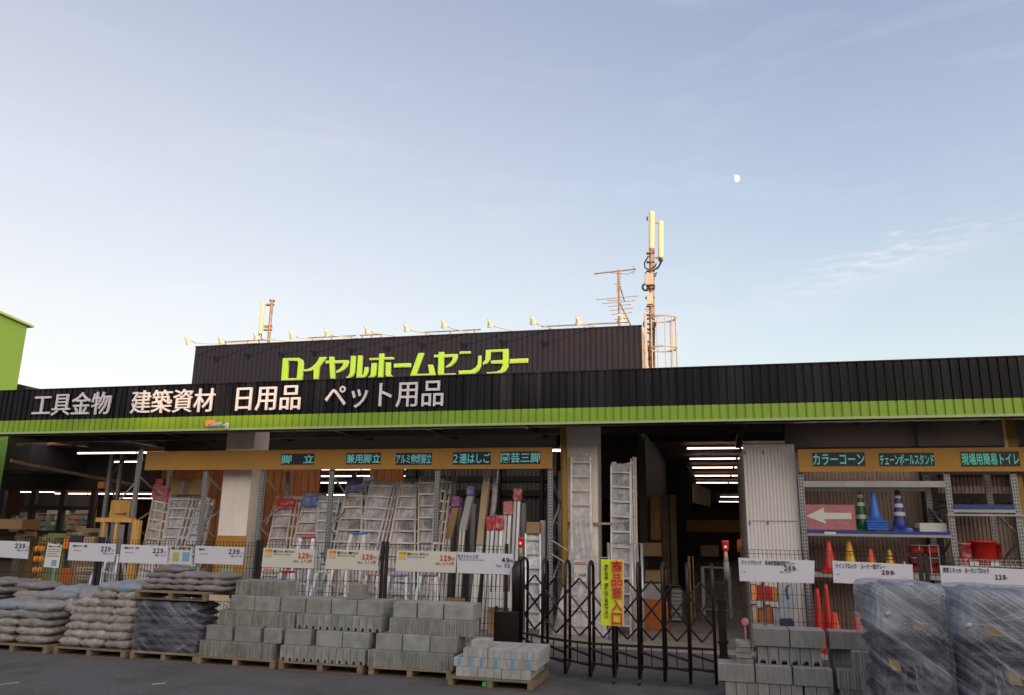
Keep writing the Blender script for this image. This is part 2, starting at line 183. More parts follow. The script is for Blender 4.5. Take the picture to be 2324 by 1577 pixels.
M = dict(
 asphalt=mat('asphalt', (0.092, 0.088, 0.094), 0.9, var=0.6, scale=45, bump=0.5, bscale=240, dirt=(0.062, 0.058, 0.060), dscale=1.1),
 slab=mat('slab_concrete', (0.27, 0.24, 0.21), 0.6, var=0.2, scale=3, dirt=(0.15, 0.12, 0.10), dscale=1.2),
 line=mat('worn_white_paint', (0.55, 0.55, 0.55), 0.8, dirt=(0.12, 0.12, 0.12), dscale=9),
 block=mat('block_concrete', (0.245, 0.255, 0.248), 0.92, var=0.3, scale=7, bump=0.5, bscale=180, dirt=(0.22, 0.22, 0.21), dscale=5),
 block_b=mat('block_concrete_warm', (0.232, 0.232, 0.218), 0.92, var=0.3, scale=9, bump=0.5, bscale=180, dirt=(0.20, 0.195, 0.18), dscale=6),
 block_g=mat('block_ribbed_grey', (0.235, 0.235, 0.23), 0.9, var=0.2, scale=9, bump=0.35, bscale=150, stretch=(3, 3, 0.5)),
 brick=mat('cement_brick', (0.315, 0.325, 0.315), 0.9, var=0.2, scale=9, bump=0.4, bscale=160),
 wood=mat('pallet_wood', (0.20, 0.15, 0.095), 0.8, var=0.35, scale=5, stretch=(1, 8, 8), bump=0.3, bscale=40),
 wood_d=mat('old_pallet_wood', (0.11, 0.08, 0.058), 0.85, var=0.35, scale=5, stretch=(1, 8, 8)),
 bag=mat('sand_bag', (0.255, 0.24, 0.225), 0.55, spec=0.3, var=0.42, scale=10, bump=0.9, bscale=22, dirt=(0.22, 0.20, 0.19), dscale=4),
 bag_b=mat('gravel_bag', (0.17, 0.155, 0.16), 0.55, spec=0.35, var=0.25, scale=8, bump=0.7, bscale=34, dirt=(0.24, 0.225, 0.235), dscale=5),
 bag_blue=mat('sand_bag_blue_print', (0.24, 0.235, 0.24), 0.6, spec=0.3, var=0.2, scale=6, bump=0.6, bscale=30, dirt=(0.17, 0.28, 0.38), dscale=2.6),
 bag_n=mat('navy_bag', (0.014, 0.015, 0.026), 0.4, spec=0.35, var=0.3, scale=4, bump=0.5, bscale=30, dirt=(0.040, 0.028, 0.038), dscale=3),
 black_metal=mat('fascia_black', (0.0035, 0.0035, 0.006), 0.42, 0.0, spec=0.16, dirt=(0.026, 0.027, 0.034), dscale=1.6, stretch=(2.6, 1, 0.07)),
 sign_metal=mat('sign_brown', (0.020, 0.0195, 0.030), 0.5, spec=0.2, dirt=(0.027, 0.022, 0.031), dscale=1.5, stretch=(1, 1, 0.3)),
 green_metal=mat('fascia_green', (0.20, 0.35, 0.010), 0.4, dirt=(0.165, 0.28, 0.012), dscale=1.5, stretch=(1, 1, 0.2)),
 green_wall=mat('green_wall', (0.17, 0.32, 0.045), 0.6, var=0.05, scale=1),
 green_trim=mat('green_trim', (0.34, 0.42, 0.17), 0.5),
 logo=mat('logo_green', (0.34, 0.66, 0.03), 0.45),
 logo_edge=mat('logo_edge', (0.46, 0.62, 0.25), 0.45),
 letter=mat('letter_white', (0.66, 0.64, 0.67), 0.5, var=0.05, scale=4),
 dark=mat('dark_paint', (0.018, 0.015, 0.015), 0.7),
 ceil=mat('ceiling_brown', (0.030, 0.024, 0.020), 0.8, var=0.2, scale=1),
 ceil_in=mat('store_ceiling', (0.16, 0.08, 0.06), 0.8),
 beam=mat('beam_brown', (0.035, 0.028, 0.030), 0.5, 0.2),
 col=mat('column_cream', (0.86, 0.80, 0.75), 0.6, var=0.06, scale=2, dirt=(0.80, 0.74, 0.69), dscale=1.2),
 col_orange=mat('column_ochre', (0.42, 0.20, 0.03), 0.6, var=0.12, scale=3),
 ply=mat('plywood_orange', (0.36, 0.135, 0.035), 0.6, var=0.3, scale=3, stretch=(6, 1, 0.5)),
 corr_g=mat('corrugated_grey', (0.10, 0.108, 0.118), 0.5, 0.3, var=0.1, scale=2),
 corr_w=mat('corrugated_white', (0.66, 0.635, 0.63), 0.5, 0.0, dirt=(0.56, 0.52, 0.50), dscale=1.5, stretch=(1, 1, 0.2)),
 corr_t=mat('corrugated_tan', (0.24, 0.175, 0.145), 0.55, var=0.15, scale=1.2),
 ochre=mat('ochre_board', (0.44, 0.225, 0.035), 0.6, var=0.08, scale=1.5, dirt=(0.38, 0.20, 0.04), dscale=1.0),
 navy=mat('plate_navy', (0.008, 0.012, 0.03), 0.5),
 cyan=mat('letter_cyan', (0.27, 0.92, 0.98), 0.5),
 teal=mat('letter_teal', (0.18, 0.90, 0.74), 0.5),
 steel=perf('rack_steel', (0.26, 0.27, 0.28), (0.015, 0.015, 0.018)),
 steel_p=mat('rack_beam_steel', (0.30, 0.31, 0.31), 0.45, 0.5, var=0.15, scale=4),
 blue_rail=mat('blue_shelf', (0.012, 0.035, 0.22), 0.45),
 alu=mat('aluminium', (0.62, 0.63, 0.66), 0.33, 0.35, var=0.2, scale=5),
 alu_w=mat('aluminium_warm', (0.64, 0.58, 0.53), 0.35, 0.3, var=0.2, scale=5),
 galv=mat('galvanised_pipe', (0.42, 0.43, 0.42), 0.42, 0.6, var=0.15, scale=8),
 wire=mat('wire_brown', (0.022, 0.018, 0.018), 0.5, 0.3),
 gate=mat('gate_brown', (0.020, 0.012, 0.012), 0.32, 0.4, spec=0.6),
 sign_w=mat('sign_white', (0.55, 0.555, 0.63), 0.5, var=0.02, scale=1),
 sign_c=mat('sign_cream', (0.54, 0.53, 0.47), 0.5, var=0.02, scale=1),
 ink=mat('ink_black', (0.02, 0.022, 0.05), 0.6), ink_g=mat('ink_grey', (0.17, 0.17, 0.18), 0.6),
 ink_r=mat('ink_red', (0.50, 0.02, 0.02), 0.6), ink_y=mat('badge_yellow', (0.65, 0.42, 0.02), 0.6),
 yg=mat('sign_yellowgreen', (0.55, 0.66, 0.01), 0.45, coat=0.2), orange=mat('sign_orange', (0.75, 0.27, 0.07), 0.5), pinkw=mat('sign_pinkedge', (0.75, 0.40, 0.28), 0.5),
 red=mat('plastic_red', (0.48, 0.015, 0.01), 0.35, var=0.08, scale=3), dred=mat('plastic_dark_red', (0.22, 0.01, 0.01), 0.4),
 orange_p=mat('plastic_orange_red', (0.62, 0.06, 0.01), 0.35), yel=mat('plastic_yellow', (0.60, 0.34, 0.01), 0.4), blue=mat('plastic_blue', (0.03, 0.14, 0.52), 0.35),
 dblue=mat('plastic_dark_blue', (0.015, 0.04, 0.22), 0.4), grn=mat('plastic_green', (0.01, 0.12, 0.03), 0.4), white=mat('plastic_white', (0.55, 0.545, 0.53), 0.5),
 pink=mat('pink_label', (0.50, 0.13, 0.15), 0.5, var=0.15, scale=12, dirt=(0.50, 0.44, 0.46), dscale=11), purple=mat('purple_label', (0.28, 0.06, 0.30), 0.5, var=0.3, scale=20, dirt=(0.50, 0.44, 0.46), dscale=11),
 lblue=mat('blue_label', (0.10, 0.14, 0.36), 0.4, var=0.45, scale=18, bump=0.3, dirt=(0.50, 0.44, 0.46), dscale=11), rlabel=mat('red_label', (0.45, 0.03, 0.035), 0.4, var=0.45, scale=18, bump=0.3, dirt=(0.50, 0.44, 0.46), dscale=11),
 card=mat('cardboard', (0.30, 0.19, 0.10), 0.8, var=0.15, scale=3), card_l=mat('cardboard_light', (0.42, 0.31, 0.20), 0.8, var=0.12, scale=3), card_g=mat('carton_grey', (0.36, 0.36, 0.37), 0.7, var=0.12, scale=3),
 ypipe=mat('pipe_ochre', (0.30, 0.165, 0.012), 0.5, var=0.15, scale=3),
 lumber=mat('lumber', (0.58, 0.32, 0.08), 0.7, var=0.3, scale=3, stretch=(10, 10, 1)),
 oboard=mat('board_orange', (0.40, 0.10, 0.015), 0.6, var=0.1),
 tube_mid=mat('tube_mid', (1.0, 0.84, 0.74), 0.5, emit=15.0), tube_added=mat('added_tube', (1.0, 0.84, 0.66), 0.5, emit=26.0), tube=mat('tube_light', (1.0, 0.80, 0.70), 0.5, emit=6.0),
 lampred=mat('lamp_red', (0.55, 0.02, 0.015), 0.2, emit=0.02), lampglow=mat('lamp_glow', (1.0, 0.45, 0.38), 0.3, emit=0.3),
 cream_p=mat('lamp_cream', (0.70, 0.66, 0.52), 0.4), ant=mat('antenna_cream', (0.78, 0.68, 0.42), 0.45, var=0.05),
 rust=mat('rusty_steel', (0.36, 0.25, 0.16), 0.6, 0.3, var=0.3, scale=14, dirt=(0.20, 0.11, 0.06), dscale=12), cable=mat('cable_black', (0.02, 0.02, 0.03), 0.5),
 cage=mat('cage_paint', (0.58, 0.48, 0.37), 0.5, var=0.15, scale=10), roofedge=mat('roof_edge', (0.05, 0.045, 0.05), 0.4),
 glass=mat('window_glass', (0.5, 0.5, 0.5), 0.05), paper=mat('paper', (0.60, 0.59, 0.56), 0.7), ppr_b=mat('poster_blue', (0.15, 0.32, 0.50), 0.6), ppr_g=mat('poster_green', (0.32, 0.38, 0.15), 0.6),
 strap=mat('blue_strap', (0.05, 0.28, 0.55), 0.5), grntag=mat('green_tag', (0.02, 0.35, 0.12), 0.5), far=mat('shade_building_wall', (0.35, 0.33, 0.30), 0.8, var=0.1, scale=0.3),
 pinkbag=mat('pink_wrapped_board', (0.40, 0.15, 0.16), 0.3, var=0.12, scale=4, bump=0.4, bscale=14), moon=mat('moon_glow', (1.0, 0.98, 0.95), 0.9, emit=1.0),
 cloth=mat('work_jacket', (0.30, 0.33, 0.38), 0.8, var=0.1, scale=6), denim=mat('navy_trousers', (0.02, 0.03, 0.07), 0.8), orangenet=mat('orange_net', (0.60, 0.20, 0.01), 0.6, var=0.3, scale=20),
 film=film('stretch_film', 0.55), bag_print=mat('bag_print', (0.20, 0.13, 0.025), 0.6), film_d=film('stretch_film_dark', 0.26, (0.62, 0.64, 0.78), R(16), (0.7, 0.7, 16), 0.02), film_l=film('ladder_film', 0.75, (0.60, 0.59, 0.62), R(0), (8, 6, 4), 0.58, 1.4),
 film_p=film('pallet_film', 0.66, (0.62, 0.68, 0.78), R(34), (2.0, 2.0, 20), 0.12, 1.4),
)
g = M['glass'].node_tree; bb = g.nodes['Principled BSDF']; tr = g.nodes.new('ShaderNodeBsdfTransparent'); mx = g.nodes.new('ShaderNodeMixShader'); mx.inputs[0].default_value = 0.12
g.links.new(tr.outputs[0], mx.inputs[1]); g.links.new(bb.outputs[0], mx.inputs[2]); g.links.new(mx.outputs[0], g.nodes['Material Output'].inputs['Surface'])

# ------------------------------------------------------------------ mesh helpers
class MB:
    def __init__(s): s.v = []; s.f = []; s.m = []; s.smooth = False
    def add(s, vs, fs, mi=0):
        o = len(s.v); s.v += [tuple(v) for v in vs]; s.f += [tuple(i+o for i in f) for f in fs]; s.m += [mi]*len(fs); return s
    def box(s, x0, x1, y0, y1, z0, z1, mi=0):
        return s.add([(x0, y0, z0), (x1, y0, z0), (x1, y1, z0), (x0, y1, z0), (x0, y0, z1), (x1, y0, z1), (x1, y1, z1), (x0, y1, z1)],
                     [(0, 3, 2, 1), (4, 5, 6, 7), (0, 1, 5, 4), (1, 2, 6, 5), (2, 3, 7, 6), (3, 0, 4, 7)], mi)
    def bar(s, p0, p1, w=0.03, d=None, mi=0, side=None):
        p0 = Vector(p0); p1 = Vector(p1); d = d or w; ax = (p1-p0).normalized()
        a = Vector(side) if side else (Vector((1, 0, 0)) if abs(ax.x) < 0.8 else Vector((0, 0, 1)))
        a = (a-ax*a.dot(ax)).normalized(); b = ax.cross(a)
        vs = [p+a*(w/2*i)+b*(d/2*j) for p in (p0, p1) for i, j in ((-1, -1), (1, -1), (1, 1), (-1, 1))]
        return s.add(vs, [(0, 3, 2, 1), (4, 5, 6, 7), (0, 1, 5, 4), (1, 2, 6, 5), (2, 3, 7, 6), (3, 0, 4, 7)], mi)
    def tube(s, pts, r, n=8, mi=0, cap=True, radii=None):
        pts = [Vector(p) for p in pts]; rings = []
        a = None
        for i, p in enumerate(pts):
            t = (pts[min(i+1, len(pts)-1)]-pts[max(i-1, 0)]).normalized()
            if a is None: a = Vector((1, 0, 0)) if abs(t.x) < 0.8 else Vector((0, 1, 0))
            a = (a-t*a.dot(t)).normalized(); b = t.cross(a); rr = radii[i] if radii else r
            rings.append([p+a*(rr*math.cos(2*math.pi*k/n))+b*(rr*math.sin(2*math.pi*k/n)) for k in range(n)])
        vs = [v for q in rings for v in q]; fs = []
        for i in range(len(pts)-1):
            for k in range(n): fs.append((i*n+k, i*n+(k+1) % n, (i+1)*n+(k+1) % n, (i+1)*n+k))
        if cap: fs.append(tuple(reversed(range(n)))); fs.append(tuple(range((len(pts)-1)*n, len(pts)*n)))
        return s.add(vs, fs, mi)
    def lathe(s, prof, c=(0, 0, 0), n=20, mi=0, axis=None):
        ax = Vector(axis).normalized() if axis else Vector((0, 0, 1)); a = Vector((1, 0, 0)) if abs(ax.x) < 0.8 else Vector((0, 1, 0)); a = (a-ax*a.dot(ax)).normalized(); b = ax.cross(a); c = Vector(c)
        vs = [c+ax*z+a*(r*math.cos(2*math.pi*k/n))+b*(r*math.sin(2*math.pi*k/n)) for r, z in prof for k in range(n)]; fs = []
        for i in range(len(prof)-1):
            for k in range(n): fs.append((i*n+k, i*n+(k+1) % n, (i+1)*n+(k+1) % n, (i+1)*n+k))
        return s.add(vs, fs, mi)
    def prism(s, poly, y0, y1, mi=0):          # poly in x,z extruded along y
        n = len(poly); vs = [(x, y0, z) for x, z in poly]+[(x, y1, z) for x, z in poly]
        return s.add(vs, [tuple(range(n)), tuple(reversed(range(n, 2*n)))]+[(i, i+n, (i+1) % n+n, (i+1) % n) for i in range(n)], mi)
    def quad3(s, a, b, c, d, th=0.003, mi=0):   # a flat sheet with thickness
        a, b, c, d = map(Vector, (a, b, c, d)); nn = (b-a).cross(d-a).normalized()*th
        vs = [a, b, c, d, a+nn, b+nn, c+nn, d+nn]
        return s.add(vs, [(0, 1, 2, 3), (7, 6, 5, 4), (0, 4, 5, 1), (1, 5, 6, 2), (2, 6, 7, 3), (3, 7, 4, 0)], mi)
    def build(s, name, m, parent=None, world=True, smooth=False):
        off = Vector((0, 0, 0))
        if parent is not None and world:
            p = parent
            while p is not None: off += p.location; p = p.parent
        me = bpy.data.meshes.new(name); me.from_pydata([tuple(Vector(v)-off) for v in s.v], [], s.f)
        for q in (m if isinstance(m, (list, tuple)) else [m]): me.materials.append(M[q] if isinstance(q, str) else q)
        for p, i in zip(me.polygons, s.m): p.material_index = i; p.use_smooth = smooth or s.smooth
        bm = bmesh.new(); bm.from_mesh(me); bmesh.ops.recalc_face_normals(bm, faces=bm.faces); bm.to_mesh(me); bm.free()
        o = bpy.data.objects.new(name, me); C.objects.link(o)
        if parent is not None: o.parent = parent
        return o
def tag(o, label, cat, group=None):
    o['label'] = label; o['category'] = cat
    if group: o['group'] = group
    return o
def thing(name, label, cat, loc=(0, 0, 0), group=None):
    o = bpy.data.objects.new(name, None); C.objects.link(o); o.location = loc; o.empty_display_size = 0.1
    return tag(o, label, cat, group)
def struct(o): o['kind'] = 'structure'; return o
def solo(mb, name, m, label, cat, loc, group=None, smooth=False):   # a one-mesh thing whose origin sits at loc
    off = Vector(loc); mb.v = [tuple(Vector(v)-off) for v in mb.v]
    o = mb.build(name, m, smooth=smooth); o.location = off; return tag(o, label, cat, group)
def dup(src, loc, label, group=None, rot=None, name=None):
    kids = [k for k in bpy.data.objects if k.parent is src] if src.type == 'EMPTY' else []
    r = src.copy(); C.objects.link(r); r.location = loc; r['label'] = label
    if group: r['group'] = group
    if rot: r.rotation_euler = rot
    for k in kids:
        c = k.copy(); C.objects.link(c); c.parent = r
    return r
ORD = ['first', 'second', 'third', 'fourth', 'fifth', 'sixth', 'seventh', 'eighth', 'ninth', 'tenth', 'eleventh', 'twelfth', 'thirteenth']
def lettering(name, text, x0, x1, z0, z1, Y, m, parent, bold=0.0, depth=0.01, stack=False):
    text = ''.join(chr(ord(c)+0xFEE0) if '!' <= c <= '~' else c for c in text)
    cu = bpy.data.curves.new(name, 'FONT'); cu.body = text; cu.size = 1; cu.space_character = 0.60 if all('！' <= c <= '～' for c in text) else 1.0; cu.offset = bold; cu.extrude = 0.001; cu.resolution_u = 2
    if stack: cu.space_line = 0.95; cu.align_x = 'CENTER'
    to = bpy.data.objects.new(name+'_tmp', cu); C.objects.link(to); bpy.context.view_layer.update()
    dg = bpy.context.evaluated_depsgraph_get(); me = bpy.data.meshes.new_from_object(to.evaluated_get(dg)); bpy.data.objects.remove(to)
    return fit(name, me, x0, x1, z0, z1, Y, m, parent, depth)
def fit(name, me, x0, x1, z0, z1, Y, m, parent, depth):
    xs = [v.co.x for v in me.vertices]; ys = [v.co.y for v in me.vertices]
    if not xs: return None
    a0, a1, b0, b1 = min(xs), max(xs), min(ys), max(ys); zs = [v.co.z for v in me.vertices]; zm = (min(zs)+max(zs))/2
    off = Vector((0, 0, 0)); p = parent
    while p is not None: off += p.location; p = p.parent
    for v in me.vertices:
        x = x0+(v.co.x-a0)/(a1-a0)*(x1-x0); z = z0+(v.co.y-b0)/(b1-b0)*(z1-z0)
        v.co = Vector((x, Y if v.co.z > zm else Y+depth, z))-off
    me.materials.clear(); me.materials.append(M[m]); me.name = name
    bm = bmesh.new(); bm.from_mesh(me); bmesh.ops.recalc_face_normals(bm, faces=bm.faces); bm.to_mesh(me); bm.free()
    for p in me.polygons: p.use_smooth = False
    o = bpy.data.objects.new(name, me); C.objects.link(o); o.parent = parent; return o
def corr(mb, x0, x1, Y, z0, z1, pitch=0.12, d=0.022, mi=0, flat=0.72):   # ribbed sheet facing -Y
    x = x0
    while x < x1-1e-4:
        a = x; b = min(x+pitch*flat, x1); c = min(x+pitch*(flat+0.06), x1); e = min(x+pitch*0.94, x1); f = min(x+pitch, x1)
        pts = [(a, Y), (b, Y), (c, Y+d), (e, Y+d), (f, Y)]
        vs = [(px, py, z0) for px, py in pts]+[(px, py, z1) for px, py in pts]
        mb.add(vs, [(i, i+1, i+6, i+5) for i in range(4)], mi); x += pitch
    return mb
# ================================================================== setting
mb = MB(); mb.add([(-600, -300, 0), (600, -300, 0), (600, 900, 0), (-600, 900, 0)], [(0, 1, 2, 3)])
struct(mb.build('ground', 'asphalt'))
mb = MB(); mb.box(-30, 14, 11.75, 62, -0.2, 0.035)
struct(mb.build('floor', 'slab'))
for a, b in (((-10, 1555), (42, 1549)), ((345, 1554), (375, 1550))):
    p = gz(*a); q = gz(*b); mb = MB(); d = (q-p).normalized(); n = Vector((-d.y, d.x, 0))*0.03
    mb.add([p-n*0.2, q-n*0.8, q+n*0.3, p+n], [(0, 1, 2, 3)]); mb.v = [(x, y, 0.004) for x, y, z in mb.v]
    struct(mb.build('road_marking', 'line'))
# unseen building added behind the camera to shade the shop front; notches pass sun
mb = MB(); mb.box(-60, 120, -60, -45.31, 0, 9.2); prof = [(-60, 10.5), (34.35, 10.5), (34.45, 9.72), (37.7, 9.72), (38.1, 10.0), (38.6, 10.05), (38.7, 10.5), (41.0, 10.5), (41.1, 9.95), (42.6, 9.95), (42.7, 10.5), (120, 10.5), (120, 0), (-60, 0)]
mb.prism(prof, -45.3, -45)
solo(mb, 'shade_building', 'far', 'unseen building added behind the viewer to shade the shop front', 'shade_building', (30, -52, 0))
YF = 11.7
store = thing('store_building', 'wide low home centre with black and lime green ribbed canopy and open front', 'shop building', (-5, 13, 0))
ZB, ZG, ZT = 3.24, 3.475, 4.04
mb = MB(); corr(mb, -15.5, 14.0, YF, ZG, ZT); mb.box(-15.5, 14.0, YF-0.015, YF+0.08, ZT, ZT+0.02); mb.box(-15.5, 14.0, YF+0.03, YF+0.06, ZG, ZT)
fas = mb.build('fascia', 'black_metal', store)
mb = MB(); corr(mb, -15.5, 14.0, YF-0.004, ZB+0.02, ZG); mb.box(-15.5, 14.0, YF+0.03, YF+0.06, ZB, ZG-0.003)
mb.build('fascia_band', 'green_metal', store)
mb = MB(); mb.box(-15.5, 14.0, YF-0.012, YF+0.028, ZB-0.015, ZB+0.02); mb.build('fascia_trim', 'green_trim', store)
for txt, a, b in (('工具金物', 80, 256), ('建築資材', 301, 490), ('日用品', 538, 684), ('ペット用品', 739, 1007)):
    x0 = at(a, 915, YF).x; x1 = at(b, 905, YF).x
    lettering('lettering', txt, x0, x1, 3.545, 3.965, YF-0.05, 'letter', store, 0.005, 0.03)
# roof and canopy structure
mb = MB(); mb.box(-15.5, 14.0, YF+0.08, 62, 3.92, 3.99); mb.build('roof', 'roofedge', store)
mb = MB(); mb.box(-40, 14, 17.5, 62, 3.70, 3.915); mb.build('store_ceiling', 'ceil_in', store)
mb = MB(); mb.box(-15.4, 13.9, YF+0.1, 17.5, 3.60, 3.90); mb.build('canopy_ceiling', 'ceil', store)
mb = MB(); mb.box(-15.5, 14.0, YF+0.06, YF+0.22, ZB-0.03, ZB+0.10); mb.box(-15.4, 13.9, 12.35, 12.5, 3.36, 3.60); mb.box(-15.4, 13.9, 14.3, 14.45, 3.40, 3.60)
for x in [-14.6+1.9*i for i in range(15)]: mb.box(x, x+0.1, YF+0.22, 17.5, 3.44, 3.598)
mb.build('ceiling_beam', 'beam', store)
mb = MB(); mb.tube([at(25, 1045, 12.6), at(300, 1100, 15.5)], 0.035, 8); mb.build('brace_pipe', 'rust', store)
# columns
for i, (xa, xb, Y) in enumerate(((-8.93, -8.33, 13.1), (-2.33, -1.80, 13.1))):
    mb = MB(); xm = (xa+xb)/2
    for a, b in ((xa, xm-0.003), (xm+0.003, xb)):
        mb.box(a, b, Y, Y+0.5, 0.03, 1.93); mb.box(a, b, Y, Y+0.5, 1.936, 3.6)
    mb.box(xa+0.01, xb-0.01, Y+0.006, Y+0.49, 0.03, 3.59)
    c = mb.build('column', 'col', store)
    if i == 0:
        mb = MB(); mb.box(xa-0.01, xb+0.01, Y-0.012, Y-0.002, 0.55, 1.45); mb.build('ochre_panel', 'col_orange', c)
        mb = MB(); mb.box(xa+0.13, xb-0.17, Y-0.02, Y-0.013, 0.72, 0.90); mb.build('notice', 'ppr_g', c)
mb = MB(); mb.tube([at(1278, 962, 12.9), at(1281, 1200, 12.9), (at(1281, 1200, 12.9).x, 12.9, 0.04)], 0.055, 10); mb.build('drain_pipe', 'ypipe', store)
mb = MB(); p = at(2300, 1080, 12.9); mb.bar((p.x+0.02, 12.9, 0.04), (p.x+0.02, 12.9, 3.5), 0.13, 0.13); mb.build('post', 'ypipe', store)
# inner walls under the canopy
mb = MB(); xa = at(365, 1090, 15.5).x; xb = at(726, 1090, 15.5).x; x = xa
while x < xb-0.01: mb.box(x, min(x+0.17, xb)-0.012, 15.5+random.uniform(0, 0.01), 15.56, 0.03, 3.6); x += 0.17
xa = at(838, 1090, 15.5).x; xb = at(915, 1090, 15.5).x; x = xa
while x < xb-0.01: mb.box(x, min(x+0.17, xb)-0.012, 15.5+random.uniform(0, 0.01), 15.56, 0.03, 3.6); x += 0.17
mb.build('plank_wall', 'ply', store)
mb = MB(); corr(mb, at(918, 1100, 15.6).x, at(1262, 1100, 15.6).x, 15.6, 0.03, 3.6, 0.09, 0.02, 0, 0.5); mb.build('corrugated_wall', 'corr_g', store)
mb = MB(); xa = at(918, 1100, 15.5).x; xb = at(1262, 1100, 15.5).x
for z0, z1 in ((at(1100, 1092, 15.5).z, at(1100, 1080, 15.5).z), (at(1100, 1125, 15.5).z, at(1100, 1112, 15.5).z), (1.0, 1.1)): mb.box(xa, xb, 15.50, 15.58, z0, z1)
for px in (935, 1128, 1225): q = at(px, 1150, 15.45).x; mb.box(q, q+0.07, 15.40, 15.5, 0.03, 3.6)
mb.build('wall_frame', 'dark', store)
xa = at(1690, 1100, 12.85).x; xb = at(1808, 1100, 12.85).x
mb = MB(); corr(mb, xa, xb, 12.85, 0.04, 3.01, 0.052, 0.014, 0, 0.5); mb.box(xa, xb, 12.87, 12.9, 0.04, 3.0); mb.box(xa+0.02, xa+0.06, 12.90, 16.5, 0.04, 3.0)
p = mb.build('corrugated_partition', 'corr_w', store)
mb = MB()
for px, py in ((1689, 1027), (1731, 1027), (1701, 1186), (1742, 1186)):
    q = at(px, py, 12.84); mb.box(q.x-0.012, q.x+0.012, 12.836, 12.848, q.z-0.03, q.z+0.03)
q = at(1740, 1182, 12.84); mb.box(xa+0.08, xb-0.02, 12.842, 12.849, q.z-0.004, q.z+0.004)
mb.build('sheet_fixing', 'ink_g', p)
mb = MB(); corr(mb, xb, 13.9, 14.3, 0.04, 3.6, 0.06, 0.016, 0, 0.5); mb.build('corrugated_back_wall', 'corr_t', store)
mb = MB(); q = at(2095, 1150, 14.2); mb.box(q.x, q.x+0.22, 14.1, 14.25, 0.04, 3.6); mb.box(q.x+1.35, q.x+1.5, 14.1, 14.25, 0.04, 3.6); mb.box(q.x+0.22, 5.2, 14.12, 14.22, 2.2, 2.32); mb.box(q.x+0.22, 5.2, 14.12, 14.22, 2.62, 2.72)
mb.build('wall_frame', 'dark', store)
mb = MB(); mb.box(xb, 13.85, 14.22, 14.27, 3.03, 3.595); mb.build('shade_panel', 'ceil', store)  # dark sheets added to stand in for the shade above the header boards
mb = MB(); mb.box(at(365, 1090, 15.3).x, at(1262, 1090, 15.3).x, 15.3, 15.34, 3.22, 3.595); mb.build('shade_panel', 'ceil', store)
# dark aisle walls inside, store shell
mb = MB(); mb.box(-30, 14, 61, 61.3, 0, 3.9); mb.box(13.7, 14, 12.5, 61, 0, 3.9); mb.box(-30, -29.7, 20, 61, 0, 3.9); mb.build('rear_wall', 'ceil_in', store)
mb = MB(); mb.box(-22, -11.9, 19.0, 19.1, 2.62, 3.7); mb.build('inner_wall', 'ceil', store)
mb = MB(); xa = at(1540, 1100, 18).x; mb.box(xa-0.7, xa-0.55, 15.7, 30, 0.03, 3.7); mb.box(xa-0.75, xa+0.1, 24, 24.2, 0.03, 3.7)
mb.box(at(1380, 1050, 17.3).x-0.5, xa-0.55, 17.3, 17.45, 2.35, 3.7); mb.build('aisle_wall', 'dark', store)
# fluorescent tubes in rows
def tubes(xa, xb, Y, z, seg=1.25, gap=0.06, m='tube'):
    mb = MB(); x = xa
    while x < xb-0.2:
        mb.box(x, min(x+seg, xb)-gap, Y-0.015, Y+0.015, z-0.014, z+0.014); x += seg
    mb.build('tube_light', m, store)
    mb = MB(); mb.box(xa, xb, Y-0.025, Y+0.025, z+0.03, z+0.07); mb.build('light_rail', 'ceil_in', store)
for Y, xl, xr in ((18.95, -0.45, 6), (21.6, -0.45, 6), (24.5, -0.45, 6), (27.9, -0.45, 6), (31.7, -0.45, 6), (43.4, 0.6, 9), (49.8, 0.6, 9)): tubes(xl, xr, Y, 3.6)
for Y, xl, xr in ((15.85, -14.9, -11.4), (18.25, -14.8, -12.2)): tubes(xl, xr, Y, 3.30, 1.7)
tubes(-10.6, -2.1, 14.05, 3.07, m='tube_mid'); tubes(1.5, 5.2, 13.75, 2.975, m='tube_mid')
tubes(-20, -12.5, 19.6, 2.95, m='tube_added'); tubes(-20, -12.5, 21.8, 2.95, m='tube_added')  # tubes added out of sight above the window head to brighten the shelves
q = gz(258, 1048, 3.3); tubes(q.x, gz(330, 1048, 3.3).x, q.y, 3.30, 1.7)
for Y, xl, xr in ((19.7, -10.4, -6.3), (22.3, -11.9, -6.8), (25.5, -14, -6.8)): tubes(xl, xr, Y, 3.20)
for Y, xl, xr in ((24, -29, -14), (28, -29, -14), (34, -29, -14), (20.6, -20, -10)): tubes(xl, xr, Y, 2.95 if Y > 21 else 2.55)
# shop window on the left
mb = MB()
for px in (6, 76, 143, 212): q = at(px, 1150, 19.0).x; mb.box(q-0.09, q+0.07, 18.93, 19.05, 0.03, 2.64)
for py, h in ((1108, 0.06), (1152, 0.10), (1208, 0.10)): q = at(120, py, 19).z; mb.box(-19.5, at(214, 1150, 19).x, 18.95, 19.04, q-h/2, q+h/2)
wf = mb.build('window_frame', 'dark', store)
mb = MB(); mb.box(-19.5, at(212, 1150, 19).x, 18.99, 18.998, 0.03, 2.6); mb.build('window_pane', 'glass', wf)

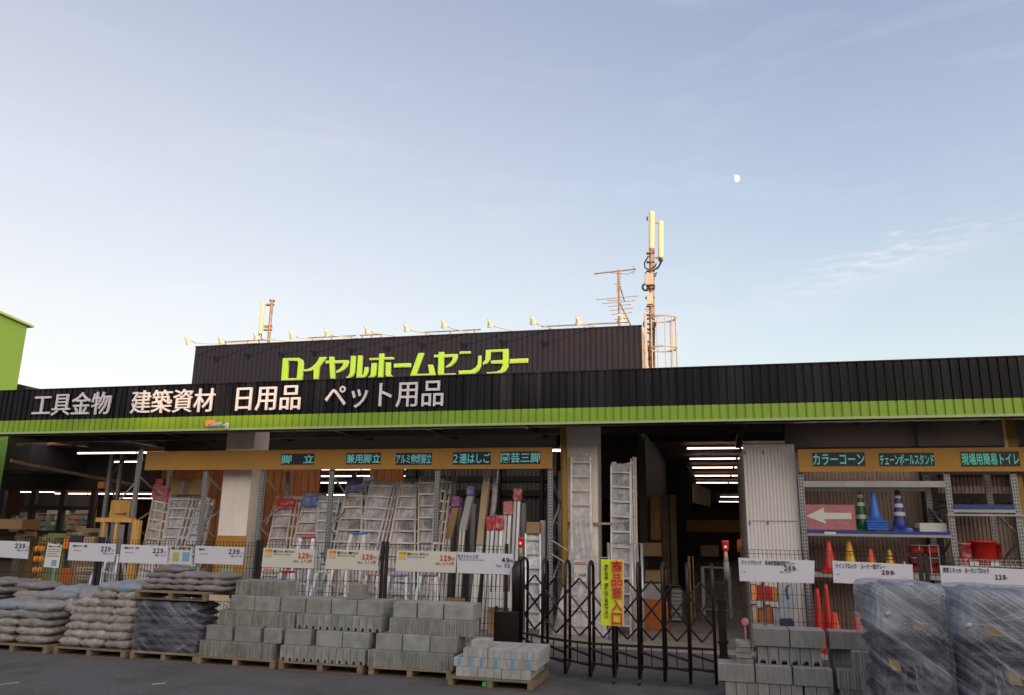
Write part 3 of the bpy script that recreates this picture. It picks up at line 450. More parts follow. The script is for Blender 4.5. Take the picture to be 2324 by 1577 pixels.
# green building at the far left
mb = MB(); gx = at(61, 745, 16).x; zt = at(61, 742, 16).z
mb.add([(gx, 12.0, 0), (gx, 16, 0), (gx-6, 16, 0), (gx-6, 12.0, 0), (gx, 12.0, zt+0.42), (gx, 16, zt), (gx-6, 16, zt), (gx-6, 12.0, zt+0.42)], [(0, 1, 5, 4), (1, 2, 6, 5), (2, 3, 7, 6), (3, 0, 4, 7), (4, 5, 6, 7)])
gb = thing('green_building', 'lime green windowless building with sloping roof edge at the left of the shop', 'building', (gx-3, 14, 0)); mb.build('wall', 'green_wall', gb)
mb = MB(); mb.add([(gx-6, 11.9, zt+0.44), (gx+0.12, 11.9, zt+0.44), (gx+0.12, 16.1, zt+0.0), (gx-6, 16.1, zt+0.0), (gx-6, 11.9, zt+0.50), (gx+0.12, 11.9, zt+0.50), (gx+0.12, 16.1, zt+0.055), (gx-6, 16.1, zt+0.055)], [(0, 1, 2, 3), (4, 5, 6, 7), (0, 1, 5, 4), (1, 2, 6, 5), (2, 3, 7, 6), (3, 0, 4, 7)]); mb.build('roof', 'green_trim', gb)
mb = MB(); a = at(41, 871, 17); b = at(92, 884, 17); mb.prism([(a.x-1, 3), (b.x, 3), (b.x, b.z), (a.x, a.z), (a.x-1, a.z+0.2)], 17, 19)
solo(mb, 'shed_roof', 'roofedge', 'small dark sloping roof rising just behind the black canopy at left', 'roof', (a.x, 18, 3))

# rooftop sign box with logo
YS = 14.5; xa = at(444, 787, YS).x; xb = at(1455, 740, YS).x; zt = at(950, 764, YS).z
sg = thing('rooftop_sign', 'long dark brown ribbed rooftop sign with lime green lettering', 'rooftop sign', ((xa+xb)/2, YS+0.5, 4.0))
mb = MB(); corr(mb, xa, xb, YS, 3.99, zt, 0.105, 0.018); mb.box(xa, xb, YS+0.02, YS+0.06, 3.99, zt); mb.box(xa-0.01, xb+0.01, YS-0.01, YS+0.07, zt, zt+0.025)
mb.build('front_panel', 'sign_metal', sg)
mb = MB(); mb.box(xa, xa+0.03, YS+0.06, YS+1.5, 3.99, zt); mb.build('side_panel', 'sign_metal', sg)
mb = MB(); mb.box(xb-0.03, xb-0.001, YS+0.06, YS+1.5, 3.99, zt); mb.build('side_panel', 'cage', sg)
def logo_pt(x, y): return at(630.7+x*0.12816, 786.4+y*0.12816, YS-0.06)
BO = (2187, -68.7)
L = [([(85,205),(370,200),(430,235),(445,290),(425,590),(55,600)], [(180,250),(160,560),(330,560),(355,300),(345,255)]),
 ([(735,185),(855,185),(730,345),(710,575),(625,575),(630,410),(590,425),(530,437),(445,437),(442,402),(520,400),(590,365),(660,305),(700,255)],),
 ([(905,180),(985,180),(990,245),(1240,240),(1250,270),(1225,345),(1160,410),(1080,455),(1025,465),(1025,435),(1090,395),(1140,340),(1155,292),(995,295),(1010,565),(925,565),(908,298),(840,300),(840,250),(905,247)],),
 ([(1290,165),(1370,165),(1350,460),(1320,520),(1270,550),(1205,555),(1205,540),(1245,520),(1270,460)],),
 ([(1415,158),(1490,158),(1475,515),(1505,500),(1520,450),(1530,365),(1595,360),(1590,440),(1560,510),(1520,545),(1385,548)],),
 ([(1790,125),(1875,122),(1872,190),(2040,185),(2045,220),(1870,230),(1860,540),(1765,540),(1785,235),(1618,240),(1615,205),(1788,197)],),
 ([(1655,292),(1745,290),(1725,500),(1690,540),(1600,545),(1600,535),(1635,505)],), ([(1905,280),(1990,278),(1985,490),(2025,520),(2015,530),(1925,530),(1900,500)],),
 ([(2050,303),(2347,291),(2347,361),(2048,372)],)]
LB = [[(295,185),(395,180),(255,553),(490,548),(465,392),(550,388),(600,570),(155,585),(165,540)],
 [(655,165),(750,163),(750,207),(990,200),(985,270),(950,340),(880,410),(800,440),(775,435),(800,405),(850,370),(895,310),(905,253),(748,257),(738,550),(955,540),(950,560),(655,572),(640,545),(650,259),(570,260),(575,215),(653,211)],
 [(1030,155),(1220,152),(1215,188),(1020,200)], [(1355,235),(1410,225),(1405,400),(1370,480),(1300,545),(1010,560),(1010,495),(1230,485),(1310,440),(1345,380)],
 [(1490,130),(1890,110),(1885,420),(1840,500),(1770,535),(1510,545),(1505,525),(1680,512),(1750,480),(1785,400),(1790,370),(1580,370),(1580,318),(1790,305),(1790,160),(1580,165),(1565,290),(1520,360),(1440,395),(1435,350),(1480,310)],
 [(1910,290),(2240,275),(2235,350),(1910,368)]]
for q in LB: L.append(([(x+BO[0], y+BO[1]) for x, y in q],))
def curve_mesh(name, loops, m, parent, Y, depth, off=0.0):
    cu = bpy.data.curves.new(name, 'CURVE'); cu.dimensions = '2D'; cu.fill_mode = 'BOTH'; cu.extrude = depth/2; cu.offset = off
    for lp in loops:
        s = cu.splines.new('POLY'); s.points.add(len(lp)-1); s.use_cyclic_u = True
        for p, (x, z) in zip(s.points, lp): p.co = (x, z, 0, 1)
    to = bpy.data.objects.new(name+'_tmp', cu); C.objects.link(to); bpy.context.view_layer.update()
    me = bpy.data.meshes.new_from_object(to.evaluated_get(bpy.context.evaluated_depsgraph_get())); bpy.data.objects.remove(to)
    me.transform(Matrix(((1, 0, 0, 0), (0, 0, -1, Y), (0, 1, 0, 0), (0, 0, 0, 1)))); me.transform(Matrix.Translation(-parent.location))
    me.materials.clear(); me.materials.append(M[m]); me.name = name
    o = bpy.data.objects.new(name, me); C.objects.link(o); o.parent = parent; return o
for ch in L:
    lps = [[(logo_pt(*p).x, logo_pt(*p).z) for p in lp] for lp in ch]
    curve_mesh('lettering', lps, 'logo_edge', sg, YS-0.035, 0.05)
    curve_mesh('letter_face', lps, 'logo', sg, YS-0.065, 0.01, -0.012)
# floodlights over the sign
FL = [(425, 772), (500, 771), (580, 763), (661, 760), (741, 755), (832, 748), (921, 743), (1006, 735), (1111, 733), (1208, 727), (1311, 728)]
for i, (px, py) in enumerate(FL):
    yh = 13.4; h = at(px, py, yh); base = Vector((h.x+0.15, YS-0.02, zt+0.03))
    f = thing('floodlight', '%s floodlight from the left on its arm above the rooftop sign' % ORD[i], 'floodlight', tuple(base), 'floodlights above the rooftop sign')
    ax = Vector((0.10, 0.75, -0.65)).normalized(); k = 0.85
    mb = MB(); mb.lathe([(0.0, -0.10*k), (0.03*k, -0.10*k), (0.035*k, -0.03*k), (0.042*k, 0.0), (0.075*k, 0.06*k), (0.082*k, 0.07*k), (0.0, 0.055*k)], h, 14, axis=ax); mb.build('lamp_head', 'cream_p', f, smooth=True)
    mb = MB(); mb.tube([h-ax*0.05, h+Vector((0.02, 0.25, 0.0)), base], 0.011, 6); mb.build('arm', 'cream_p', f)
mb = MB()
for a, b in ((500, 625), (697, 808), (815, 870), (952, 1090), (1228, 1425)):
    mb = MB(); xa_, xb_ = at(a, 780, YS-0.05).x, at(b, 760, YS-0.05).x; mb.tube([(xa_, YS-0.05, zt+0.075), (xb_, YS-0.05, zt+0.075)], 0.013, 6)
    for k in range(3): x = xa_+(xb_-xa_)*(0.1+0.4*k); mb.box(x-0.008, x+0.008, YS-0.06, YS-0.04, zt+0.02, zt+0.07)
    mb.build('lamp_rail', 'rust', sg)
# left twin antenna
a = at(609, 775, 15.2); b = at(611, 684, 15.2)
t = thing('cell_antenna', 'short cream panel antenna on a pole behind the left end of the rooftop sign', 'antenna', (a.x, 15.2, 4.0))
mb = MB(); mb.tube([(a.x, 15.2, 4), (a.x, 15.2, b.z)], 0.034, 10); mb.tube([(a.x, 15.2, b.z), (a.x, 15.2, b.z+0.03)], 0.065, 10)
for z in (b.z-0.08, a.z+0.28, a.z+0.36): mb.box(a.x-0.14, a.x+0.05, 15.17, 15.23, z-0.02, z+0.02)
mb.build('pole', 'rust', t)
p = at(597, 760, 15.2); q = at(600, 687, 15.2); mb = MB(); mb.tube([(q.x, 15.15, p.z), (q.x, 15.15, p.z+0.03), (q.x, 15.15, q.z-0.03), (q.x, 15.15, q.z)], 0.045, 14, radii=[0.035, 0.046, 0.046, 0.04]); mb.build('antenna_panel', 'ant', t, smooth=True)
mb = MB(); mb.tube([(q.x-0.03, 15.15, p.z), (q.x-0.03, 15.15, p.z-0.12), (q.x+0.05, 15.15, 5.5)], 0.012, 6); mb.tube([(q.x+0.03, 15.15, p.z), (q.x+0.04, 15.15, p.z-0.14)], 0.012, 6); mb.build('cable', 'cable', t)
# tall mobile mast
ym = 15.6; s_ = lambda x, y, Y=ym: at(x, y, Y)
def cc(x, y): return s_(1182.6+x*0.2666, 455.5+y*0.2666)         # pixel inside the enlarged view of the mast
base = cc(1105, 1420)
t = thing('cell_mast', 'tall rusty mobile phone mast with two cream antenna cylinders beside the rooftop sign', 'antenna mast', (base.x, ym, 4.0))
mb = MB(); top = cc(1108, 420); mb.tube([(base.x, ym, 4.0), top], 0.06, 12, radii=[0.07, 0.05])
for y in range(450, 1420, 75): q = cc(1100, y); mb.box(q.x-0.085, q.x+0.085, ym-0.09, ym+0.02, q.z-0.012, q.z+0.012)
for y in (830, 925): q = cc(1092, y); mb.bar(q, cc(1050, y-5), 0.015); mb.bar(cc(1050, y-5), cc(1080, y+25), 0.012); mb.bar(q, cc(1135, y-5), 0.015)
mb.bar(cc(1140, 190), cc(1165, 190), 0.02); mb.bar(cc(1120, 480), cc(1180, 490), 0.03); mb.build('pole', 'rust', t)
mb = MB(); q = cc(1093, 680); mb.box(q.x-0.085, q.x+0.085, ym-0.12, ym-0.05, q.z-0.12, q.z+0.12); mb.build('equipment_box', 'cage', t); mb = MB(); q = cc(1098, 835); mb.box(q.x-0.06, q.x+0.06, ym-0.12, ym-0.05, q.z-0.14, q.z+0.1); mb.build('equipment_box', 'cage', t)
for x, y0, y1, r in ((1110, 90, 412, 0.062), (1187, 172, 488, 0.056)):
    p = cc(x, y1); q = cc(x, y0); mb = MB(); mb.tube([p, p+Vector((0, 0, 0.03)), q-Vector((0, 0, 0.05)), q-Vector((0, 0, 0.015)), q], r, 20, radii=[r, r, r, r*0.9, r*0.5]); mb.build('antenna_cylinder', 'ant', t, smooth=True)
    mb = MB(); mb.tube([p-Vector((0, 0, 0.06)), p], r*0.95, 16); mb.build('cylinder_base', 'rust', t)
mb = MB()
for c in ([(1180, 495), (1185, 540), (1165, 585), (1130, 600)], [(1190, 495), (1195, 530), (1175, 570), (1140, 590)], [(1085, 480), (1050, 540), (1055, 580), (1095, 600), (1140, 570), (1150, 545)], [(1060, 620), (1060, 700), (1080, 760)], [(1130, 640), (1155, 620), (1145, 650), (1120, 660)], [(1120, 700), (1135, 740), (1130, 770)], [(1075, 150), (1072, 180)]):
    mb.tube([cc(x, y)+Vector((0, -0.08, 0)) for x, y in c], 0.016, 6)
for cx, cy, r in ((1063, 748, 28), (1095, 1060, 48)):
    mb.tube([cc(cx+r*math.cos(k*math.pi/10), cy+r*math.sin(k*math.pi/10))+Vector((0, -0.10, 0)) for k in range(21)], 0.022, 6)
mb.tube([cc(1060, 1090)+Vector((0, -.1, 0)), cc(1070, 1200)+Vector((0, -.1, 0)), cc(1090, 1300)+Vector((0, -.1, 0)), cc(1092, 1415)+Vector((0, -.1, 0))], 0.018, 6); mb.tube([cc(1135, 1100)+Vector((0, -.1, 0)), cc(1125, 1420)+Vector((0, -.1, 0))], 0.02, 6)
mb.build('cable', 'cable', t)
# caged roof ladder
yc = 15.0; q0 = at(1482, 830, yc); q1 = at(1524, 722, yc); cx_ = (q0.x+q1.x)/2+0.02; rr = (q1.x-q0.x)/2+0.06
t = thing('caged_ladder', 'cream steel roof ladder inside a hooped safety cage at the right end of the sign', 'caged ladder', (cx_, yc, 4.0))
mb = MB(); zc = q1.z
for z in (zc, zc-0.05-0.28*2, 4.35, 4.0): mb.tube([(cx_+rr*math.cos(a*math.pi/12), yc+rr*math.sin(a*math.pi/12), z) for a in range(-24, 1)], 0.018, 6)
mb.build('cage_hoop', 'cage', t)
mb = MB()
for a in (-150, -115, -80, -45, -10, 20, 60): mb.tube([(cx_+rr*math.cos(R(a)), yc+rr*math.sin(R(a)), 3.99), (cx_+rr*math.cos(R(a)), yc+rr*math.sin(R(a)), zc)], 0.011, 6)
mb.build('cage_bar', 'cage', t)
mb = MB()
for dx in (-0.2, 0.0): mb.tube([(xb+0.06, yc+dx-0.1, 3.99), (xb+0.06, yc+dx-0.1, zc+0.05)], 0.02, 6)
for k in range(6): mb.tube([(xb+0.06, yc-0.3, 4.1+k*0.25), (xb+0.06, yc-0.1, 4.1+k*0.25)], 0.012, 6)
mb.build('ladder_rail', 'cage', t)
# TV aerial
yt = 14.9
def tt(x, y): return at(1182.6+x*0.2666, 455.5+y*0.2666, yt)
b0 = tt(828, 1062); t = thing('tv_aerial', 'rusty television aerial with many crossbars standing on the rooftop sign', 'aerial', (b0.x, yt, 4.0))
mb = MB(); mb.tube([(b0.x, yt, 4.0), tt(828, 590)], 0.022, 8); mb.tube([tt(828, 690), tt(865, 820)+Vector((0, .3, 0))], 0.012, 6); mb.tube([tt(828, 850), tt(930, 1060)], 0.015, 6); mb.build('mast', 'rust', t)
mb = MB(); mb.tube([tt(620, 622), tt(975, 582)], 0.014, 6); mb.tube([tt(950, 552), tt(972, 590), tt(945, 625)], 0.008, 5); mb.tube([tt(740, 610), tt(905, 625), tt(950, 600)], 0.007, 5); mb.build('boom', 'rust', t)
mb = MB()
for y, a, b in ((625, 812, 850), (645, 812, 850), (665, 812, 850), (690, 810, 852), (708, 790, 850), (730, 805, 850), (750, 805, 850), (770, 805, 850), (832, 635, 1000), (845, 730, 860), (868, 685, 970), (895, 740, 935), (930, 750, 950), (965, 768, 945), (1010, 790, 910)):
    mb.tube([tt(a, y+(828-a)*0.06), tt(b, y-(b-828)*0.13 if b > 900 else y)], 0.007, 5)
mb.build('element', 'rust', t)
mb = MB(); q = tt(845, 1005); mb.lathe([(0, -0.1), (0.04, -0.1), (0.05, 0), (0.1, 0.07), (0, 0.05)], q, 14, axis=(0.1, 0.75, -0.65)); mb.tube([q, tt(880, 975), tt(885, 1000)], 0.025, 6)
solo(mb, 'floodlight', 'cream_p', 'last floodlight, at the foot of the television aerial', 'floodlight', tuple(q), 'floodlights above the rooftop sign')
# moon
d = ray(1670, 405).normalized(); mc = Vector((0, 0, H))+d*4000; rm = 4000*7.2/F
mb = MB(); rgt = RT; up = UP
pts = []  # outline of the sunlit part only; emission stands in for sunlight
for k in range(25): a = R(-90+180*k/24); pts.append((rm*math.cos(a), rm*math.sin(a)))
for k in range(1, 24): a = R(90-180*k/24); pts.append((-rm*0.42*math.cos(a), rm*math.sin(a)))
rot = R(14)
pp = [(x*math.cos(rot)-y*math.sin(rot), x*math.sin(rot)+y*math.cos(rot)) for x, y in pts]; n = len(pp)
vs = [mc+rgt*x+up*y for x, y in pp]+[mc+d*rm*0.6+rgt*x*0.6+up*y*0.6 for x, y in pp]
mb.add(vs, [tuple(range(n)), tuple(reversed(range(n, 2*n)))]+[(i, (i+1) % n, (i+1) % n+n, i+n) for i in range(n)])
solo(mb, 'moon', 'moon', 'white gibbous moon in the pale evening sky', 'moon', tuple(mc))
# ================================================================== ochre sign boards
def D1(x, y): return (297.8+x*.2667, 946+y*.2667)
YB = 12.62
def board(label, px0, px1, z0, z1, name='sign_board'):
    xa = at(px0, 1045, YB).x; xb = at(px1, 1045, YB).x
    t = thing(name, label, 'sign board', ((xa+xb)/2, YB, z0)); mb = MB(); n = max(1, round((xb-xa)/1.85)); w_ = (xb-xa)/n
    for i in range(n): mb.box(xa+i*w_+0.002, xa+(i+1)*w_-0.002, YB, YB+0.03, z0, z1)
    mb.box(xa, xb, YB+0.003, YB+0.028, z0+0.003, z1-0.003); mb.build('board', 'ochre', t); return t
bl = board('long ochre header board with five cyan word plates over the ladders', 330, 1253, 2.625, 2.975)
br = board('ochre header board with three teal word plates over the traffic cones', 1812, 2420, 2.56, 2.905)
for txt, a, b, y0, y1, bd, ink in (('脚　立', 636.5, 714, 1029, 1054.5, bl, 'cyan'), ('兼用脚立', 784.5, 864.5, 1027, 1054, bl, 'cyan'), ('アルミ伸縮脚立', 897, 980.5, 1027, 1055, bl, 'cyan'), ('2連はしご', 1027, 1113.7, 1025, 1054.5, bl, 'cyan'), ('園芸三脚', 1135, 1226, 1024, 1053, bl, 'cyan'),
        ('カラーコーン', 1844.4, 1960.7, 1026, 1058, br, 'teal'), ('チェーンポールスタンド', 1996, 2118, 1026.8, 1058, br, 'teal'), ('現場用簡易トイレ', 2181.8, 2310.8, 1024, 1058.5, br, 'teal')):
    p = at(a, y1, YB-0.004); q = at(b, y0, YB-0.004)
    mb = MB(); mb.box(p.x, q.x, YB-0.006, YB-0.001, p.z, q.z); pl = mb.build('word_plate', 'navy', bd)
    lettering('lettering', txt, p.x+0.008, q.x-0.008, p.z+0.02, q.z-0.02, YB-0.010, ink, pl, 0.014, 0.003)

# ================================================================== wire mesh fences
YFN = 9.95
def fence(x0, x1, zt, label):
    t = thing('mesh_fence', label, 'mesh fence', ((x0+x1)/2, YFN, 0), 'brown wire mesh fence panels'); mb = MB(); r = 0.0026
    n = int((x1-x0-0.04)/0.05)
    for i in range(n+1): x = x0+0.03+i*(x1-x0-0.06)/n; mb.box(x-r, x+r, YFN-r, YFN+r, 0.12, zt)
    for z in (zt, zt-0.045, zt-0.20, zt-0.35, zt-0.5, zt-0.65, zt-0.8, zt-0.95, zt-1.1, 0.14): mb.box(x0, x1, YFN-0.006, YFN-0.001, z-r, z+r)
    mb.build('wire_mesh', 'wire', t)
    for x in (x0, x1):
        mb = MB(); mb.box(x-0.02, x+0.02, YFN+0.001, YFN+0.04, 0.0, zt+0.03); mb.build('fence_post', 'wire', t)
for a, b, z, l in ((-11.4, -8.76, 1.40, 'leftmost brown mesh fence panel, behind the sand bags'), (-8.70, -6.14, 1.40, 'brown mesh fence panel behind the tall double pallet of bags'), (-6.08, -4.26, 1.42, 'brown mesh fence panel behind the two leftmost block stacks'), (-4.20, -2.55, 1.42, 'brown mesh fence panel behind the brick price sign, left of the gate'), (0.36, 2.30, 1.44, 'brown mesh fence panel just right of the gate, behind the 269 sign'), (2.36, 4.6, 1.40, 'rightmost brown mesh fence panel, behind the wrapped pallets')): fence(a, b, z, l)

# ================================================================== price signs
YP = 9.90
def psign(q, label, m='sign_w', name='price_sign'):
    (a, b, c, d) = [at(x, y, YP) for x, y in q]          # bl br tr tl
    t = thing(name, label, 'price sign', tuple((a+b)/2), 'price signs on the mesh fence'); mb = MB(); mb.quad3(a, b, c, d, -0.012); mb.build('board', m, t); t['q'] = 0; del t['q']
    return t
def ptxt(t, txt, a, b, y0, y1, m, bold=0.0, name='lettering'):
    p = at(a, y1, YP-0.004); q = at(b, y0, YP-0.004); return lettering(name, txt, p.x, q.x, p.z, q.z, YP-0.006, m, t, bold, 0.003)
WS = [((-22, 1263), (62, 1268), (66, 1229), (-18, 1226), '239', 33, 58, 1233, 1244, 'white bag price sign reading 239 at the left edge of the picture', '川砂'),
      ((153, 1271), (258, 1275), (263, 1234), (158, 1230.5), '229', 228, 252, 1240, 1251, 'white price sign reading 229, first one right of the tilted paper notice', '砂利パック　中粒'),
      ((270, 1276), (378, 1280), (381, 1239), (275, 1235), '229', 346, 371, 1244, 1255, 'white price sign reading 229 above the tall double pallet of bags', '砂利パック　小粒'),
      ((440, 1278), (550, 1282), (555, 1242), (444, 1238), '239', 518, 544, 1246, 1257, 'white price sign reading 239 in front of the left column', '真砂土')]
for a, b, c, d, num, x0, x1, y0, y1, lab, nm in WS:
    t = psign((a, b, c, d), lab); ptxt(t, num, x0, x1, y0, y1, 'ink', 0.03); ptxt(t, '円', x1+2, x1+6, y1-4, y1, 'ink_g'); ptxt(t, '税込 %d円' % (int(num)*1.1), x0+6, x1+5, y1+3, y1+6.5, 'ink_g')
    if a[0] > 0: ptxt(t, nm, d[0]+7, d[0]+(40 if len(nm) > 4 else 22), d[1]+6, d[1]+10.5, 'ink', 0.01); ptxt(t, '約18kg入', d[0]+9, d[0]+28, d[1]+17, d[1]+20, 'ink_g')
for a, b, c, d, nm, lab in (((593, 1286.5), (711, 1290), (714, 1247), (598, 1242.5), '厚型10cm　基本ブロック', 'cream price sign reading 129, leftmost of three, right of the fence post'),
        ((737, 1291), (857, 1295), (859, 1249), (743, 1246), '厚型10cm　横筋ブロック', 'cream price sign reading 129, middle one of the three'),
        ((897, 1296), (1033, 1300), (1036, 1252), (902, 1248.5), '厚型10cm　角ブロック', 'cream price sign reading 129 joined to the white brick sign')):
    t = psign((a, b, c, d), lab, 'sign_c'); dx = c[0]; ty = (c[1]+d[1])/2
    p = at(d[0]+3, d[1]+20, YP); q = at(d[0]+20, d[1]+3, YP); mb = MB(); mb.box(p.x, q.x, YP-0.004, YP-0.001, p.z, q.z); bd = mb.build('badge', 'ink_y', t)
    ptxt(bd, 'まとめ買', d[0]+4, d[0]+19, d[1]+4, d[1]+9, 'ink_r', 0.01); ptxt(bd, 'お買得', d[0]+5, d[0]+18, d[1]+11, d[1]+18, 'sign_w', 0.0)
    ptxt(t, nm, d[0]+22, d[0]+70, d[1]+6, d[1]+11, 'ink', 0.012); ptxt(t, '約390×100×190mm', d[0]+23, d[0]+62, d[1]+13.5, d[1]+16.5, 'ink_g')
    ptxt(t, '129', dx-38, dx-13, ty+10, ty+22, 'ink_r', 0.045); ptxt(t, '円', dx-12, dx-5, ty+15, ty+22, 'ink_g', 0.01); ptxt(t, '税込', dx-48, dx-36, ty+26, ty+31, 'ink_g'); ptxt(t, '141円', dx-31, dx-7, ty+25, ty+32, 'ink_r', 0.02)
t = psign(((1036.5, 1300), (1163, 1304), (1165, 1257), (1037, 1252)), 'white price sign reading 49, at the right end beside the black gate box')
ptxt(t, 'セメントレンガ', 1038, 1085, 1258, 1266, 'ink', 0.012); ptxt(t, '約210×100×60mm', 1042, 1098, 1268, 1271.5, 'ink_g'); ptxt(t, '49', 1138, 1156, 1265, 1276.5, 'ink', 0.045); ptxt(t, '円', 1157, 1163, 1270, 1277, 'ink', 0.01); ptxt(t, '税込', 1126, 1138, 1281, 1286, 'ink_g'); ptxt(t, '53', 1144, 1156, 1279, 1288, 'ink', 0.03)
t = psign(((1678, 1318.5), (1847, 1323.5), (1848, 1272), (1675, 1265.5)), 'wide white price sign reading 269, right of the gate')
ptxt(t, 'ラインブロック　基本端部兼用型グレー', 1682, 1803, 1273, 1281, 'ink', 0.014); ptxt(t, '269', 1779, 1804, 1284, 1295, 'ink', 0.045); ptxt(t, '円', 1806, 1809, 1291, 1294, 'ink_g'); ptxt(t, '税込 295円', 1770, 1794, 1296, 1300, 'ink_g'); ptxt(t, '1個', 1684, 1691, 1295, 1298, 'ink_g')
t = psign(((1891, 1322), (2073, 1331), (2070, 1281), (1888, 1272)), 'wide white price sign reading 299, partly behind the left wrapped pallet')
ptxt(t, 'ラインブロック　コーナー型グレー', 1896, 2008, 1280, 1289, 'ink', 0.014); ptxt(t, '299', 2000, 2027, 1294, 1304, 'ink', 0.045); ptxt(t, '円', 2029, 2032, 1300, 1303, 'ink_g'); ptxt(t, '1個', 1898, 1905, 1302, 1304, 'ink_g')
t = psign(((2136, 1330), (2350, 1336), (2350, 1293), (2132, 1283)), 'wide white price sign reading 119 at the right edge above the wrapped pallets')
ptxt(t, '厚型10cm　ヨーカンブロック', 2140, 2243, 1289, 1299, 'ink', 0.014); ptxt(t, '119', 2258, 2281, 1304, 1315, 'ink', 0.045); ptxt(t, '円', 2283, 2286, 1311, 1314, 'ink_g')
# two small notices
a, b, c, d = [at(x, y, YP) for x, y in ((98, 1286), (132, 1289), (141, 1237), (109, 1232))]
t = thing('notice', 'tilted white paper notice with a blue patch, between the 239 and 229 signs', 'notice', tuple((a+b)/2)); mb = MB(); mb.quad3(a, b, c, d, -0.005); mb.build('sheet', 'paper', t)
ptxt(t, '袋セメント類', 110, 138, 1238, 1242, 'ink', 0.02); mb = MB(); p = at(116, 1284, YP); q = at(129, 1270, YP); mb.box(p.x, q.x, YP-0.004, YP-0.001, p.z, q.z); mb.build('picture', 'ppr_b', t)
for k, (y, x0, x1) in enumerate(((1246, 109, 137), (1251, 108, 136), (1256, 107, 130), (1261, 106, 134))): ptxt(t, 'ーーーーーーー', x0, x1, y, y+1, 'ink_g')
a, b, c, d = [at(x, y, YP) for x, y in ((383, 1279), (434, 1281), (436, 1240), (386, 1238.5))]
t = thing('notice', 'square cream poster with a green and a blue bag picture, between two white price signs', 'notice', tuple((a+b)/2)); mb = MB(); mb.quad3(a, b, c, d, -0.005); mb.build('sheet', 'sign_c', t)
ptxt(t, '袋入砂利 砂', 388, 434, 1241, 1247, 'ink', 0.02)
for x0, x1, m in ((391, 407, 'ppr_g'), (413, 431, 'ppr_b')):
    p = at(x0, 1273, YP); q = at(x1, 1253, YP); mb = MB(); mb.box(p.x, q.x, YP-0.004, YP-0.001, p.z, q.z); mb.build('picture', m, t)

# ================================================================== pallets
def pallet(x0, x1, y0, y1, z, label, m='wood', h=0.10, holes=False):
    t = thing('pallet', label, 'pallet', ((x0+x1)/2, (y0+y1)/2, z), 'wooden pallets under the goods')
    n = 7; mb = MB()
    for i in range(n): y = y0+(y1-y0)*i/n; mb.box(x0, x1, y, y+(y1-y0)/n*0.72, z+h-0.018, z+h)
    mb.build('deck_board', m, t)
    mb = MB()
    for f in (0, 0.47, 0.94): x = x0+(x1-x0)*f; mb.box(x, x+(x1-x0)*0.06, y0+0.004, y1-0.004, z+0.016, z+h-0.018)
    mb.build('stringer', m, t)
    mb = MB()
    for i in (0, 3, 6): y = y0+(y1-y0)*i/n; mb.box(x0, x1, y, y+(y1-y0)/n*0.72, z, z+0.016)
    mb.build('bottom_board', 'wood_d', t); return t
YL = 8.68
XS = {k: at(k, 1500, YL).x for k in (452, 632)}
pallet(-6.02, -4.98, YL-0.02, 9.72, 0, 'worn wooden pallet under the leftmost block stack', 'wood')
pallet(-4.93, -3.88, YL-0.02, 9.72, 0, 'wooden pallet under the second block stack, of notched blocks', 'wood')
pallet(-3.80, -2.82, YL-0.02, 9.72, 0, 'wooden pallet under the third block stack', 'wood')
pallet(-2.76, -1.84, 8.36, 9.25, 0, 'bare pale wooden pallet under the brick bundles with a green tag', 'wood')
mb = MB(); p = gz(1115, 1552); solo(mb.box(p.x-0.012, p.x+0.03, 8.335, 8.339, 0.03, 0.075), 'price_tag', 'grntag', 'small green tag on the front of the brick pallet', 'tag', (p.x, 8.337, 0.03))

